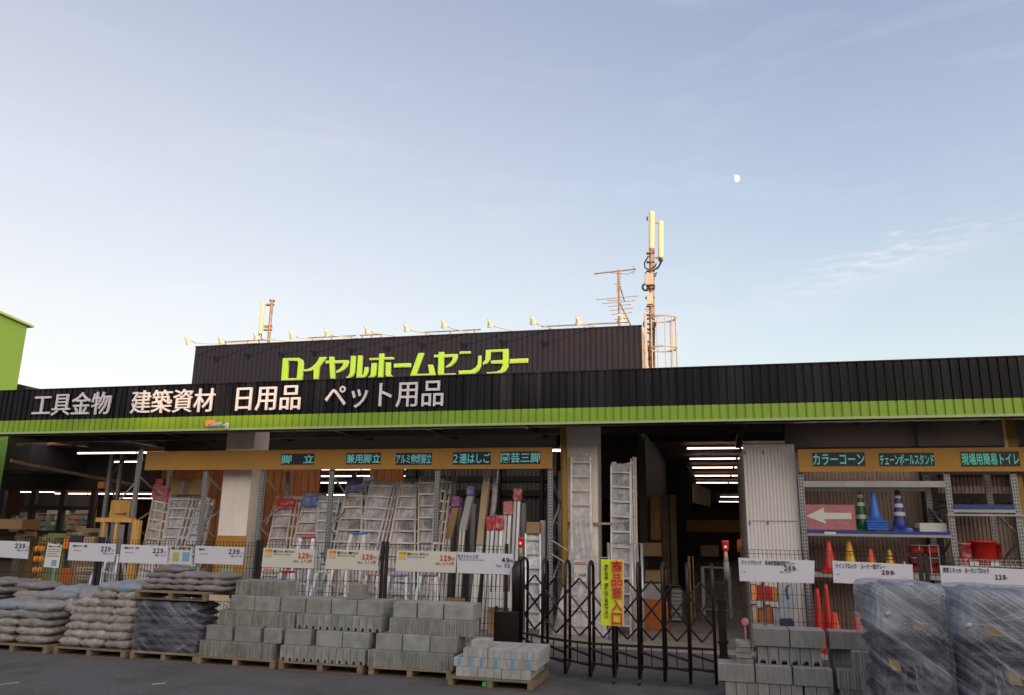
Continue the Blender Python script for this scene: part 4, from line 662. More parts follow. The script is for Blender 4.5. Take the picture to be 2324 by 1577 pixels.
# ================================================================== concrete blocks
def bev(mb, x0, x1, y0, y1, z0, z1, c=0.006):
    vs = []
    for z, i in ((z0, c), (z0+c, 0), (z1-c, 0), (z1, c)):
        vs += [(x0+i+c, y0+i, z), (x1-i-c, y0+i, z), (x1-i, y0+i+c, z), (x1-i, y1-i-c, z), (x1-i-c, y1-i, z), (x0+i+c, y1-i, z), (x0+i, y1-i-c, z), (x0+i, y0+i+c, z)]
    fs = [tuple(reversed(range(8))), tuple(range(24, 32))]
    for k in range(3):
        for j in range(8): fs.append((k*8+j, k*8+(j+1) % 8, (k+1)*8+(j+1) % 8, (k+1)*8+j))
    return mb.add(vs, fs)
BH = 0.172
def blk_end(wd, dp=0.36, notch=None, h=BH, rib=False):     # local mesh: x centred, front at y=0, base z=0
    mb = MB(); a = -wd/2+0.003; b = wd/2-0.003
    if notch == 'u':                                       # slot at the foot plus a narrow score above it
        r = wd*0.19; q = [(a, 0.003), (-r, 0.003), (-r, 0.026), (-r*0.6, 0.040), (r*0.6, 0.040), (r, 0.026), (r, 0.003), (b, 0.003), (b, h-0.004), (b-0.004, h-0.001), (a+0.004, h-0.001), (a, h-0.004)]
        mb.prism(q, 0, dp)
        mb.box(-wd*0.07+wd*0.28, wd*0.07+wd*0.28, -0.0035, -0.001, h*0.45, h*0.85)
    elif notch == 'arch':
        r = wd*0.27; q = [(a, 0.002), (-r, 0.002)]+[(-r*math.cos(R(t)), 0.018+r*math.sin(R(t))) for t in range(0, 181, 20)]+[(r, 0.002), (b, 0.002), (b, h-0.006), (b-0.007, h-0.001), (a+0.007, h-0.001), (a, h-0.006)]
        mb.prism(q, 0, dp)
    elif wd < 0.12:                                        # grooved block end
        g = wd*0.27; q = [(a, 0), (-g, 0), (-g*0.8, 0.022), (g*0.8, 0.022), (g, 0), (b, 0), (b, dp), (a, dp)]; n = len(q); z0, z1 = 0.001, h-0.001
        mb.add([(x, y, z0) for x, y in q]+[(x, y, z1) for x, y in q], [tuple(reversed(range(n))), tuple(range(n, 2*n))]+[(i, (i+1) % n, (i+1) % n+n, i+n) for i in range(n)])
    else: bev(mb, a, b, 0, dp, 0.001, h-0.001, 0.004)
    return mb
def blk_long(ln, dp=0.095, h=BH, rib=False):
    mb = MB(); a = -ln/2+0.003; b = ln/2-0.003
    bev(mb, a, b, 0, dp, 0.001, h-0.001, 0.005)
    if rib:
        x = a+0.012
        while x < b-0.02: mb.box(x, x+0.009, -0.0035, 0.001, 0.006, h-0.006); x += 0.0185
    return mb
PROTO = {}
def proto(key, maker, m):
    if key not in PROTO:
        o = maker().build(key[0], m, world=False); PROTO[key] = [o, False]
    return PROTO[key]
def put(key, maker, m, loc, label, cat, group, rz=0.0, name='concrete_block'):
    pr = proto(key, maker, m)
    if not pr[1]: o = pr[0]; pr[1] = True; o.name = name
    else: o = pr[0].copy(); C.objects.link(o)
    o.location = loc; o.rotation_euler = (0, 0, rz); tag(o, label, cat, group); return o
def row_end(xa, xb, n, Y, z, stack, row, m='block', notch=None, dp=0.36, kind='end-on grey block'):
    wd = (xb-xa)/n
    for i in range(n):
        put(('e', notch, round(wd, 4), m, dp), lambda: blk_end(wd, dp, notch), m, (xa+wd*(i+0.5), Y+random.uniform(-0.004, 0.006), z), '%s block from the left, %s row of the %s' % (ORD[i], row, stack), 'block', 'blocks of the '+stack, random.uniform(-0.006, 0.006))
def row_long(edges, Y, z, stack, row, m='block', rib=False, dp=0.17):
    for i, (a, b) in enumerate(edges):
        ln = b-a
        put(('l', round(ln, 3), m, rib, dp), lambda: blk_long(ln, dp, BH, rib), m, ((a+b)/2, Y+random.uniform(-0.006, 0.008), z), '%s long block from the left, %s row of the %s' % (ORD[i], row, stack), 'block', 'blocks of the '+stack, random.uniform(-0.008, 0.008))
def X2(x, Y): return at(438+x*.2667, 1480, Y).x          # pixel of the enlarged crop -> X on plane Y
def filler(x0, x1, y0, y1, z0, z1, label, m='block'): solo(bev(MB(), x0, x1, y0, y1, z0+0.001, z1-0.002), 'concrete_block', m, label, 'block', ((x0+x1)/2, (y0+y1)/2, z0))
Z = [0.10+BH*i for i in range(6)]
def XA(px, py, Y): return at(438+px*.2667, 1156.3+py*.2667, Y).x
sA = 'leftmost block stack'; Y = YL
row_end(XA(52, 1180, Y), XA(668, 1180, Y), 12, Y, Z[0], sA, 'bottom', 'block_b')
Y += 0.06; row_long([(XA(a, 1050, Y), XA(b, 1050, Y)) for a, b in ((105, 328), (350, 572), (600, 752))], Y, Z[1], sA, 'second lowest', 'block_b', dp=0.34)
Y += 0.06; row_end(XA(215, 920, Y), XA(862, 930, Y), 12, Y, Z[2], sA, 'middle', 'block_b')
Y += 0.06; row_long([(XA(a, 800, Y), XA(b, 800, Y)) for a, b in ((315, 522), (524, 738))], Y, Z[3], sA, 'second highest', 'block_b', dp=0.34)
Y += 0.06; row_end(XA(360, 690, Y), XA(752, 690, Y), 8, Y, Z[4], sA, 'top', 'block_b')
sB = 'second block stack'; Y = YL
row_end(XA(738, 1220, Y), XA(1462, 1230, Y), 12, Y, Z[0], sB, 'bottom', 'block', 'u')
Y += 0.06; row_long([(XA(a, 1090, Y), XA(b, 1090, Y)) for a, b in ((775, 1000), (1045, 1268), (1272, 1500))], Y, Z[1], sB, 'second lowest', 'block', dp=0.34)
Y += 0.06; row_end(XA(878, 960, Y), XA(1600, 970, Y), 12, Y, Z[2], sB, 'middle', 'block', 'u')
Y += 0.06; row_long([(XA(a, 830, Y), XA(b, 830, Y)) for a, b in ((745, 950), (955, 1170), (1175, 1392), (1396, 1612))], Y, Z[3], sB, 'second highest', 'block', dp=0.34)
row_long([(XA(1318, 715, Y+.05), XA(1432, 715, Y+.05))], Y+0.05, Z[4], sB, 'top', 'block_b', dp=0.20)
sC = 'third block stack'; Y = YL
row_end(XA(1482, 1265, Y), XA(2212, 1290, Y), 13, Y, Z[0], sC, 'bottom')
Y += 0.06; row_long([(XA(a, 1130, Y), XA(b, 1130, Y)) for a, b in ((1552, 1774), (1778, 2012), (2016, 2246))], Y, Z[1], sC, 'second lowest', dp=0.34)
Y += 0.06; row_end(XA(1668, 1000, Y), XA(2360, 1000, Y), 12, Y, Z[2], sC, 'second highest')
Y += 0.06; row_long([(XA(a, 860, Y), XA(b, 860, Y)) for a, b in ((1705, 1900), (1908, 2128), (2136, 2386))], Y, Z[3], sC, 'top', dp=0.34)
filler(-3.70, -2.90, 9.06, 9.7, Z[0], Z[1], 'rear bottom block of the third block stack')
# brick bundles
def bundle(x0, x1, y0, y1, z0, z1, label, straps=0, nx=4):
    t = thing('brick_bundle', label, 'bricks', ((x0+x1)/2, (y0+y1)/2, z0), 'bundles of cement bricks on the small pallet'); w_ = (x1-x0)/nx
    for i in range(nx):
        mb = MB(); bev(mb, x0+i*w_+0.001, x0+(i+1)*w_-0.001, y0+random.uniform(0, 0.004), y1, z0+0.001, z1-0.001, 0.003); mb.build('brick', 'brick', t)
    for k in range(straps):
        x = x0+(x1-x0)*(k+0.5)/straps; mb = MB(); mb.box(x-0.008, x+0.008, y0-0.003, y1+0.003, z0, z1+0.002); mb.build('strap', 'strap', t)
def X3(px, py, Y): return at(876+px*.2667, 1156.3+py*.2667, Y).x
Yd = 8.42; h = 0.092
for i, (a, b) in enumerate(((592, 775), (778, 978), (982, 1225))): bundle(X3(a, 1390, Yd), X3(b, 1400, Yd), Yd, Yd+0.75, 0.10, 0.10+h, '%s flat bundle of grey bricks in the bottom layer' % ('left', 'middle', 'right')[i], 0, 3)
for i, (a, b) in enumerate(((572, 862), (866, 1282))): bundle(X3(a, 1290, Yd+.03), X3(b, 1290, Yd+.03), Yd+0.03, Yd+0.72, 0.10+h, 0.10+2*h, ('left blue-strapped brick bundle in the middle layer', 'right blue-strapped brick bundle in the middle layer')[i], 3, 5+i*3)
for i, (a, b) in enumerate(((655, 862), (868, 1296))): bundle(X3(a, 1200, Yd+.07), X3(b, 1200, Yd+.07), Yd+0.07, Yd+0.7, 0.10+2*h, 0.10+3*h, ('short upper bundle of upright bricks under the single brick', 'long upper bundle of upright bricks next to the gate')[i], 0, 5+i*4)
bundle(X3(722, 1120, Yd+.1), X3(862, 1120, Yd+.1), Yd+0.1, Yd+0.35, 0.10+3*h, 0.10+4*h-0.01, 'single brick on top of the brick pallet', 0, 1)
# right-hand stacks
def XE(px, py, Y): return at(1611.8+px*.1778, 1296.5+py*.1778, Y).x
sE = 'stack right of the gate'; Y = 8.62
row_end(XE(188, 1450, Y), XE(1180, 1520, Y), 7, Y, 0.003, sE, 'bottom', 'block_g', 'arch'); row_end(XE(1200, 1500, Y), XE(1505, 1540, Y), 2, Y, 0.003, 'right end of the gate stack', 'bottom', 'block_g', 'arch')
Y = 8.60; zz = 0.003+BH; row_long([(XE(a, 1250, Y), XE(b, 1250, Y)) for a, b in ((92, 560), (572, 1040), (1052, 1560))], Y, zz, sE, 'second lowest', 'block_g', True, 0.30)
Y = 8.70; zz += BH; row_end(XE(598, 1030, Y), XE(1418, 1050, Y), 6, Y, zz, sE, 'second highest', 'block_g', 'arch')
Y = 8.66; zz += BH; row_long([(XE(a, 810, Y), XE(b, 830, Y)) for a, b in ((545, 1006), (1010, 1468))], Y, zz, sE, 'top', 'block_g', True, 0.30)
x0 = XE(325, 1000, 8.64); x1 = XE(540, 1000, 8.64)
for i in range(4):
    mb = MB(); z0 = 0.003+2*BH+i*0.051; c = 0.012; q = [(x0+0.01*(i == 3), z0+0.004), (x0+0.01, z0), (x1-0.02, z0), (x1-0.008*i, z0+c), (x1-0.008*i, z0+0.045-c), (x1-0.02, z0+0.045), (x0+0.012, z0+0.045), (x0, z0+0.036)]
    mb.prism(q, 8.64+0.01*i, 8.95); solo(mb, 'edging_tile', 'block_b', '%s of four pale edging tiles stacked beside the gate post, counted from the bottom' % ORD[i], 'edging tile', (x0, 8.64, z0), 'stack of pale edging tiles')
sF = 'stack beside the film-wrapped bags'
def XF(px, py, Y): return at(1745+px*.2667, 1156.3+py*.2667, Y).x
Y = 8.70
row_long([(XF(508, 1090, Y), XF(822, 1090, Y)), (XF(826, 1090, Y), XF(980, 1090, Y))], Y, 0.003+3*BH, sF, 'top', 'block_g', True, 0.2)
row_end(XF(552, 1240, Y), XF(700, 1240, Y), 2, Y+0.12, 0.003+2*BH, sF, 'second highest', 'block_g'); row_end(XF(712, 1260, Y-.12), XF(870, 1260, Y-.12), 2, Y-0.12, 0.003+2*BH, 'forward part of the film-side stack', 'second highest', 'block_g')
row_end(XF(580, 1430, Y-.14), XF(900, 1430, Y-.14), 4, Y-0.14, 0.003+BH, sF, 'second lowest', 'block_g', None, 0.5)
row_end(XF(610, 1560, Y-.14), XF(930, 1560, Y-.14), 4, Y-0.12, 0.003, sF, 'bottom', 'block_g', None, 0.5)

# ================================================================== bags
def bagmesh(key, L_, W_, T_, m, seed, pv=7.0):
    rnd = random.Random(seed); nx, ny = 28, 22; vs = []; fs = []
    ph = [rnd.uniform(0, 6.28) for _ in range(10)]
    def hgt(u, v, s):
        e = max(0, 1-abs(u)**3.0)**0.40*max(0, 1-abs(v)**pv)**0.45
        wr = 0.09*math.sin(14*u*v+ph[9]+5*u)+0.08*math.sin(7*u+ph[0]+2*v)+0.07*math.sin(11*v+ph[1]+3*u)+0.06*math.sin(17*u-9*v+ph[2])+0.05*math.sin(23*v+13*u+ph[3])
        return s*T_/2*e*(1+wr+0.12*math.sin(3*u+ph[4])*math.cos(2*v+ph[5]))
    for s in (1, -1):
        for j in range(ny+1):
            for i in range(nx+1):
                u = math.sin(math.pi/2*(-1+2*i/nx)); v = math.sin(math.pi/2*(-1+2*j/ny))
                k = 1-0.05*(abs(u)*abs(v))**2+0.012*math.sin(9*v+ph[6])*abs(u)+0.012*math.sin(11*u+ph[7])*abs(v)
                vs.append((u*L_/2*k, v*W_/2*k, T_/2+hgt(u, v, s)+0.003*math.sin(4*u+ph[8])))
    n = (nx+1)*(ny+1)
    for s in (0, 1):
        for j in range(ny):
            for i in range(nx):
                a = s*n+j*(nx+1)+i; fs.append((a, a+1, a+nx+2, a+nx+1) if s == 0 else (a, a+nx+1, a+nx+2, a+1))
    mb = MB(); mb.v = vs; mb.f = fs; mb.m = [0]*len(fs); mb.smooth = True; return mb
BG = {}
def bag(kind, loc, label, group, rz=0.0, ry=0.0, rx=0.0, name='sand_bag', cat='sand bag'):
    L_, W_, T_, m, var = kind
    v = random.randrange(var); key = (kind, v)
    if key not in BG:
        o = bagmesh(key, L_, W_, T_, m, hash((L_, v)) % 9999).build(name, m, world=False); BG[key] = [o, 0]
    o, n = BG[key]
    if n: o = o.copy(); C.objects.link(o)
    BG[key][1] = 1; o.location = loc; o.rotation_euler = (rx, ry, rz); tag(o, label, cat, group); return o
K1 = (0.53, 0.40, 0.118, 'bag', 4); K1b = (0.58, 0.42, 0.125, 'bag_blue', 2); K2 = (0.365, 0.58, 0.132, 'bag', 6); K2b = (0.42, 0.58, 0.13, 'bag_blue', 2); K3 = (0.42, 0.40, 0.088, 'bag_b', 4); K4 = (0.60, 0.40, 0.10, 'bag_b', 3)
# first pallet (far left)
pallet(-9.32, -8.22, 8.70, 9.75, 0, 'wooden pallet under the flat sand bags at the left edge'); pl = 'flat bag pile at the left edge'
for k in range(5):
    for i, x in enumerate((-9.05, -8.52)):
        bag(K1 if k < 4 else K1b, (x+random.uniform(-.02, .02)-0.02*k*i*0.3, 8.93+random.uniform(-.01, .01), 0.10+0.098*k), '%s front sand bag, %s layer up of the %s' % (('left', 'right')[i], ORD[k], pl), 'bags of the '+pl, random.uniform(-.05, .05))
for k in range(6):
    for i, x in enumerate((-9.02, -8.50)):
        yy = 9.36; bag(K1 if (k+i) % 3 else K1b, (x-0.15+random.uniform(-.06, .06), yy+random.uniform(-.02, .02), 0.10+0.098*k), '%s rear sand bag, %s layer up of the %s' % (('left', 'right')[i], ORD[k], pl), 'bags of the '+pl, random.uniform(-.12, .12))
# loose bags slumped on the pile
for i, (px, py, Yy, kd, rz, ry) in enumerate(((90, 1391, 8.95, K1b, .1, .02), (30, 1372, 9.15, K1, .15, -.06), (75, 1362, 9.30, K1, -.1, -.10), (110, 1352, 9.42, K1b, .05, -.05), (150, 1360, 9.35, K1, .0, .06), (185, 1342, 9.5, K1b, -.05, .06), (165, 1378, 9.15, K1, .1, .05), (238, 1352, 9.4, K2b, .2, -.05), (270, 1362, 9.2, K2b, .1, .03), (210, 1368, 9.2, K1, .2, -.12), (228, 1380, 9.1, K1b, .3, -.2))):
    q = at(px, py, Yy); bag(kd, (q.x, Yy, q.z-0.05), '%s loose bag slumped over the left sand bag piles' % ORD[i], 'loose bags on the left piles', rz, ry)
# reddish taller pile further left behind
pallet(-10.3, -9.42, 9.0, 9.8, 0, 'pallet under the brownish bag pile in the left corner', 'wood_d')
for k in range(8):
    q = at(20, 1329, 9.35); bag(K4, (-9.85+random.uniform(-.04, .04)+(0.12 if k > 5 else 0), 9.3, 0.10+0.094*k), '%s bag from the bottom in the brownish pile in the left corner' % ORD[k], 'bags of the corner pile', random.uniform(-.06, .06), name='gravel_bag', cat='gravel bag')
for i, (px, py, rz) in enumerate(((28, 1322, .05), (88, 1330, -.05), (50, 1338, 0))):
    q = at(px, py, 9.45); bag(K4, (q.x, 9.45, q.z-0.04), '%s bag lying across the top of the corner pile' % ORD[i], 'bags of the corner pile', rz, name='gravel_bag', cat='gravel bag')
# second pallet, three bags wide
pallet(-8.12, -7.06, 8.70, 9.75, 0, 'wooden pallet under the plump sand bags'); pl = 'plump bag pile'
for k in range(8):
    z = 0.095+0.094*k; n = 3
    for i in range(n):
        x = -7.93+0.345*i+(0.10 if k % 2 else 0)*(0.4 if i < 2 else -0.3)+(0.06*k/3 if i == 0 else 0)
        if k >= 6 and i == 0: continue
        bag(K2 if not (k == 7) else K2b, (x+random.uniform(-.015, .015), 9.0+random.uniform(-.02, .02)+0.02*k, z), '%s bag from the left, %s layer up of the %s' % (ORD[i], ORD[k], pl), 'bags of the '+pl, random.uniform(-.06, .06), random.uniform(-.05, .05), name='sand_bag')
# third: wrapped navy pallet with a second pallet of bags on top
pallet(-7.0, -6.06, 8.72, 9.7, 0, 'wooden pallet under the film-wrapped navy bags'); x0, x1 = -6.98, -6.10
for k in range(7):
    for i in range(2):
        bag((0.50, 0.42, 0.10, 'bag_n', 3), (-6.76+0.42*i, 8.96, 0.10+0.082*k), '%s navy bag in the %s layer inside the film wrap' % (('left', 'right')[i], ORD[k]), 'navy bags inside the film wrap', random.uniform(-.04, .04), name='navy_bag', cat='bag')
def shell(xc, yc, hx, hy, z0, z1, label, m, lump=0.02, seed=1, name='stretch_film', top=True, lean=0.0, knots=(), nu=96, nv=44, rnd_=0.35):
    rn = random.Random(seed); ph = [rn.uniform(0, 6.28) for _ in range(14)]; vs = []; fs = []
    for j in range(nv+1):
        t_ = j/nv
        for i in range(nu):
            a = 2*math.pi*i/nu; ca, sa = math.cos(a), math.sin(a); e = rnd_
            x = hx*math.copysign(abs(ca)**e, ca); y = hy*math.copysign(abs(sa)**e, sa)
            zf = t_*1.25
            if zf <= 1: z = z0+(z1-z0)*zf; k = 1+0.03*math.sin(math.pi*zf)
            else: q = (zf-1)/0.25; z = z1+0.03*math.sin(q*3.0)+0.012*math.sin(5*a+ph[0])*q; k = 1-q*0.97
            if zf > 0.93 and zf <= 1: k *= 1-((zf-0.93)/0.07)**2*0.05
            fold = lump*(0.5*math.sin(9*zf*3+4*a+ph[1])+0.35*math.sin(15*a-11*zf+ph[2])+0.3*math.sin(24*zf+7*a+ph[3])+0.25*math.sin(31*a+ph[4]+9*zf))
            k2 = 1+(fold/max(hx, 0.1))*(1 if zf <= 1 else (1-min(1, (zf-1)/0.25)))
            vs.append((xc+x*k*k2+lean*zf, yc+y*k*k2, z+(0.35*lump*math.sin(6*a+ph[5])+0.3*lump*math.sin(13*a+ph[6]))*min(1, zf)))
    for j in range(nv):
        for i in range(nu): fs.append((j*nu+i, j*nu+(i+1) % nu, (j+1)*nu+(i+1) % nu, (j+1)*nu+i))
    mb = MB(); mb.v = vs; mb.f = fs; mb.m = [0]*len(fs); mb.smooth = True
    return solo(mb, name, m, label, 'stretch film', (xc, yc, z0))
M['navy_wrap'] = knot_film('navy_wrap', 0.62, 0.50, (0.55, 0.58, 0.70), 0.62)
shell(-6.55, 9.18, 0.49, 0.50, 0.09, 0.69, 'clear stretch film wrapped round the navy bags', 'navy_wrap', 0.006, 3, top=False)
pallet(-7.02, -6.0, 8.70, 9.72, 0.715, 'upper wooden pallet with a stencilled corner block, on top of the film-wrapped bags', 'wood', 0.10)
q = at(497, 1366, 8.69); mb = MB(); mb.box(q.x-0.13, q.x+0.13, 8.672, 8.694, 0.735, 0.80); ob = solo(mb, 'pallet_block', 'card_l', 'pale stencilled wood block at the right front of the upper pallet', 'wood block', (q.x, 8.68, 0.73))
pl = 'grey bags on the upper pallet'
for k in range(4):
    for i in range(3 if k < 3 else 1):
        bag(K3, ((-6.80+0.38*i) if k < 3 else -6.72, 9.0+0.015*k+random.uniform(-.01, .01), 0.815+0.068*k), '%s from the left in the %s layer of the %s' % (ORD[i], ORD[k], pl) if k < 3 else 'single bag on top of the '+pl, pl, random.uniform(-.05, .05), random.uniform(-.02, .02), name='gravel_bag', cat='gravel bag')

# ================================================================== big film-wrapped pallets at the right
for idx, (xc, yc, hx, hy, zt_, lab) in enumerate(((1.575, 7.75, 0.27, 0.45, 1.18, 'left'), (2.44, 7.55, 0.56, 0.50, 1.17, 'right'))):
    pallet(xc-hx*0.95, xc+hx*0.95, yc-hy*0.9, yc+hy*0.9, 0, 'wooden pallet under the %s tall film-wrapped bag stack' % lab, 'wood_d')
    for k in range(8):
        for i in range(1 if idx == 0 else 2):
            L_ = 0.50 if idx == 0 else 0.52
            bag((L_, 0.86, 0.17, 'bag_n', 3), (xc+(0 if idx == 0 else (-0.26+0.52*i))+random.uniform(-.015, .015), yc+random.uniform(-.02, .02), 0.10+0.133*k), '%s dark bag up in the %s%s film-wrapped stack' % (ORD[k], '' if idx == 0 else ('left', 'right')[i]+' column of the ', lab), 'dark bags in the %s wrapped stack' % lab, random.uniform(-.05, .05), random.uniform(-.03, .03), name='dark_bag', cat='bag')
    yf = yc-hy-0.03; kp = at(*((2013, 1393), (2197, 1419))[idx], yf)
    M['knot%d' % idx] = knot_film('pulled_film', kp.x-xc-0.6*(hy+0.03), kp.z-0.10)
    sh = shell(xc, yc, hx+0.025, hy+0.035, 0.10, zt_+0.03, '%s tall bag stack\'s milky stretch film with folds radiating from a knot' % lab, 'knot%d' % idx, 0.008, 11+idx, rnd_=0.24)
    mb = MB(); kk = at(*((2013, 1393), (2197, 1419))[idx], yf-0.02); mb.lathe([(0, -0.03), (0.012, -0.02), (0.02, 0), (0.012, 0.02), (0, 0.03)], kk, 8, axis=(0.7, -0.3, 0.5)); mb.build('film_knot', 'card_g', sh, smooth=True)
    for (px, py, w_) in (((2083, 1418, 0.06), (2030, 1508, 0.05)), ((2255, 1430, 0.08), (2300, 1540, 0.06)))[idx]:
        q = at(px, py, yf+0.05); mb = MB(); mb.add([(q.x-w_, q.y, q.z+0.05), (q.x+w_*0.6, q.y, q.z+0.02), (q.x+w_, q.y, q.z-0.05), (q.x-w_*0.4, q.y, q.z-0.04), (q.x-w_, q.y+0.02, q.z+0.05), (q.x+w_*0.6, q.y+0.02, q.z+0.02), (q.x+w_, q.y+0.02, q.z-0.05), (q.x-w_*0.4, q.y+0.02, q.z-0.04)], [(0, 1, 2, 3), (7, 6, 5, 4), (0, 4, 5, 1), (1, 5, 6, 2), (2, 6, 7, 3), (3, 7, 4, 0)]); mb.build('bag_print', 'bag_print', sh)

# ================================================================== folding gate
GX = [0.0, -0.27, -0.54, -0.81, -1.09, -1.36, -1.66, -1.97, -2.30]; GY = [9.30, 9.28, 9.27, 9.26, 9.26, 9.30, 9.42, 9.62, 9.95]
gt = thing('folding_gate', 'dark brown concertina gate with arched posts across the goods entrance', 'gate', (-1.1, 9.4, 0))
for i, (x, y) in enumerate(zip(GX, GY)):
    mb = MB(); d = 0.16; zt = 1.28; yb = [-d, d]
    pts = [(x, y-d, 0.05), (x, y-d, zt-0.10)]+[(x, y-d*math.cos(R(a)), zt-0.10+0.10*math.sin(R(a))) for a in range(20, 180, 20)]+[(x, y+d, zt-0.10), (x, y+d, 0.12)]
    mb.tube(pts, 0.018, 8); mb.bar((x, y-d, 0.06), (x, y+d, 0.13), 0.035, 0.03); mb.build('arched_post', 'gate', gt, smooth=True)
mb = MB(); LV = (0.60, 0.93); MV = (0.45, 0.765, 1.085)
for i in range(len(GX)-1):
    for yo in (0.0,):
        a = Vector((GX[i], GY[i]+yo, 0)); b = Vector((GX[i+1], GY[i+1]+yo, 0)); m_ = (a+b)/2
        for e in (a, b):
            for zl, zm in ((LV[0], MV[0]), (LV[0], MV[1]), (LV[1], MV[1]), (LV[1], MV[2])): mb.bar(e+Vector((0, 0, zl)), m_+Vector((0, 0, zm)), 0.020, 0.014)
mb.build('scissor_lattice', 'gate', gt)
mb = MB()
for i in range(len(GX)-1):
    for yo in (-0.15, 0.16):
        a = Vector((GX[i], GY[i]+yo, 0)); b = Vector((GX[i+1], GY[i+1]+yo, 0)); m_ = (a+b)/2; z = Vector((0, 0, 1))
        if yo < 0:
            mb.bar(a+z*0.40, b+z*0.40, 0.026, 0.02); mb.bar(a+z*0.17, b+z*0.20, 0.024, 0.02); mb.bar(a+z*0.27, b+z*0.345, 0.024, 0.02); mb.bar(m_+z*0.18, m_+z*0.40, 0.012)
        else: mb.bar(a+z*0.36, b+z*0.36, 0.02, 0.02); mb.bar(a+z*0.14, b+z*0.14, 0.02, 0.02)
mb.build('lower_frame', 'gate', gt)
for i in (3, 4, 7):
    mb = MB(); mb.lathe([(0.0, -0.014), (0.03, -0.014), (0.034, 0), (0.03, 0.014), (0, 0.014)], (GX[i], GY[i]-0.17, 0.035), 14, axis=(1, 0, 0)); mb.bar((GX[i], GY[i]-0.17, 0.035), (GX[i], GY[i]-0.16, 0.11), 0.02); mb.build('caster', 'cable', gt)
x0, x1 = at(1121, 1420, 9.75).x, at(1178, 1420, 9.75).x
mb = MB(); bev(mb, x0, x1, 9.72, 9.86, at(1150, 1459, 9.75).z, at(1150, 1387, 9.75).z, 0.01); mb.box(x0-0.0, x0+0.03, 9.76, 9.80, 0, 0.7); bx = solo(mb, 'gate_box', 'gate', 'flat dark brown steel box at the left end of the folding gate', 'steel box', ((x0+x1)/2, 9.78, 0))
q = at(1177, 1275, 9.82); mb = MB(); mb.tube([(q.x-0.02, 9.88, 0.4), (q.x-0.02, 9.88, 1.15), (q.x-0.01, 9.88, 1.24)], 0.075, 12, radii=[0.07, 0.085, 0.05]); mb.tube([(q.x-0.02, 9.88, 0), (q.x-0.02, 9.88, 0.4)], 0.03, 8)
solo(mb, 'gate_post', 'gate', 'thick black wrapped post where the folding gate meets the mesh fence', 'post', (q.x, 9.88, 0), smooth=True)
q = at(1635, 1335, 9.7); xg = q.x; mb = MB(); mb.box(xg-0.045, xg+0.045, 9.68, 9.77, 0.0, 1.02); mb.box(xg-0.06, xg+0.07, 9.63, 9.80, 0.0, 0.26); mb.box(xg-0.09, xg+0.05, 9.68, 9.76, 1.02, 1.07)
for z in (0.4, 0.85): mb.box(xg-0.06, xg+0.06, 9.66, 9.79, z, z+0.03)
solo(mb, 'gate_post', 'gate', 'dark square latch post with a heavy foot at the right end of the gate', 'post', (xg, 9.72, 0))
# traffic wands used as warning lamps
for (px, yt_, yb_, Yy, lab) in ((1645, 1226, 1316, 9.72, 'red and white warning baton on top of the right gate post'), (1182, 1219, 1276, 9.9, 'red warning baton standing by the black post at the left end of the gate')):
    b_ = at(px, yb_, Yy); t_ = at(px, yt_, Yy); h_ = t_.z-b_.z
    w_ = thing('warning_baton', lab, 'warning lamp', tuple(b_)); k = h_/0.48 if h_ > 0.4 else 1
    z = t_.z
    mb = MB(); mb.lathe([(0.0, 0), (0.038, 0), (0.042, -0.012), (0.036, -0.03), (0.036, -0.10), (0.028, -0.12), (0, -0.12)], t_, 14); mb.build('lamp_head', 'lampred', w_, smooth=True)
    mb = MB(); mb.lathe([(0, -0.018), (0.014, -0.010), (0.018, 0)], (t_.x, Yy-0.034, z-0.075), 10, axis=(0, 1, 0)); mb.build('bulb', 'lampglow', w_)
    mb = MB(); mb.tube([(t_.x, Yy, z-0.12), (t_.x, Yy, z-0.24)], 0.02, 10, radii=[0.018, 0.026]); mb.build('white_sleeve', 'card_l', w_, smooth=True)
    mb = MB(); mb.tube([(t_.x, Yy, z-0.24), (t_.x, Yy, min(z-0.26, b_.z))], 0.032, 10); mb.build('handle', 'ink_g' if px > 1300 else 'gate', w_, smooth=True)
# goods entrance sign
YG = 9.02; c = [at(x, y, YG) for x, y in ((1363.5, 1418.5), (1415.5, 1421), (1415.5, 1270), (1363.5, 1268.5))]
t = thing('entrance_sign', 'yellow green and orange upright goods entrance sign hanging on the folding gate', 'sign', tuple((c[0]+c[1])/2))
mb = MB(); mb.quad3(*c, -0.01); mb.build('board', 'yg', t)
def gp(x, y, Y): return at(x, y, Y)
c = [gp(x, y, YG) for x, y in ((1412.6, 1420.3), (1415.2, 1420.6), (1415.2, 1270.3), (1412.6, 1270.2))]
mb = MB(); mb.quad3(*[v+Vector((0, -0.013, 0)) for v in c], 0.002); mb.build('orange_edge', 'pinkw', t)
for ch, y0, y1 in (('商', 1272, 1299), ('品', 1302, 1328), ('搬', 1331, 1357), ('入', 1361, 1386), ('口', 1391, 1417)):
    p = at(1388.5, y1, YG); q = at(1411.5, y0, YG); lettering('letter_halo', ch, p.x-0.008, q.x+0.008, p.z-0.008, q.z+0.008, YG-0.017, 'orange', t, 0.045, 0.003); lettering('lettering', ch, p.x, q.x, p.z, q.z, YG-0.024, 'ink_r', t, 0.008, 0.004)
y = 1280
for ch in '危険な為　通行はご遠慮下さい':
    if ch == '　': y += 7; continue
    p = at(1372, y+7.6, YG); q = at(1380, y, YG); lettering('lettering', ch, p.x, q.x, p.z, q.z, YG-0.016, 'ink', t, 0.03, 0.003); y += 9.0

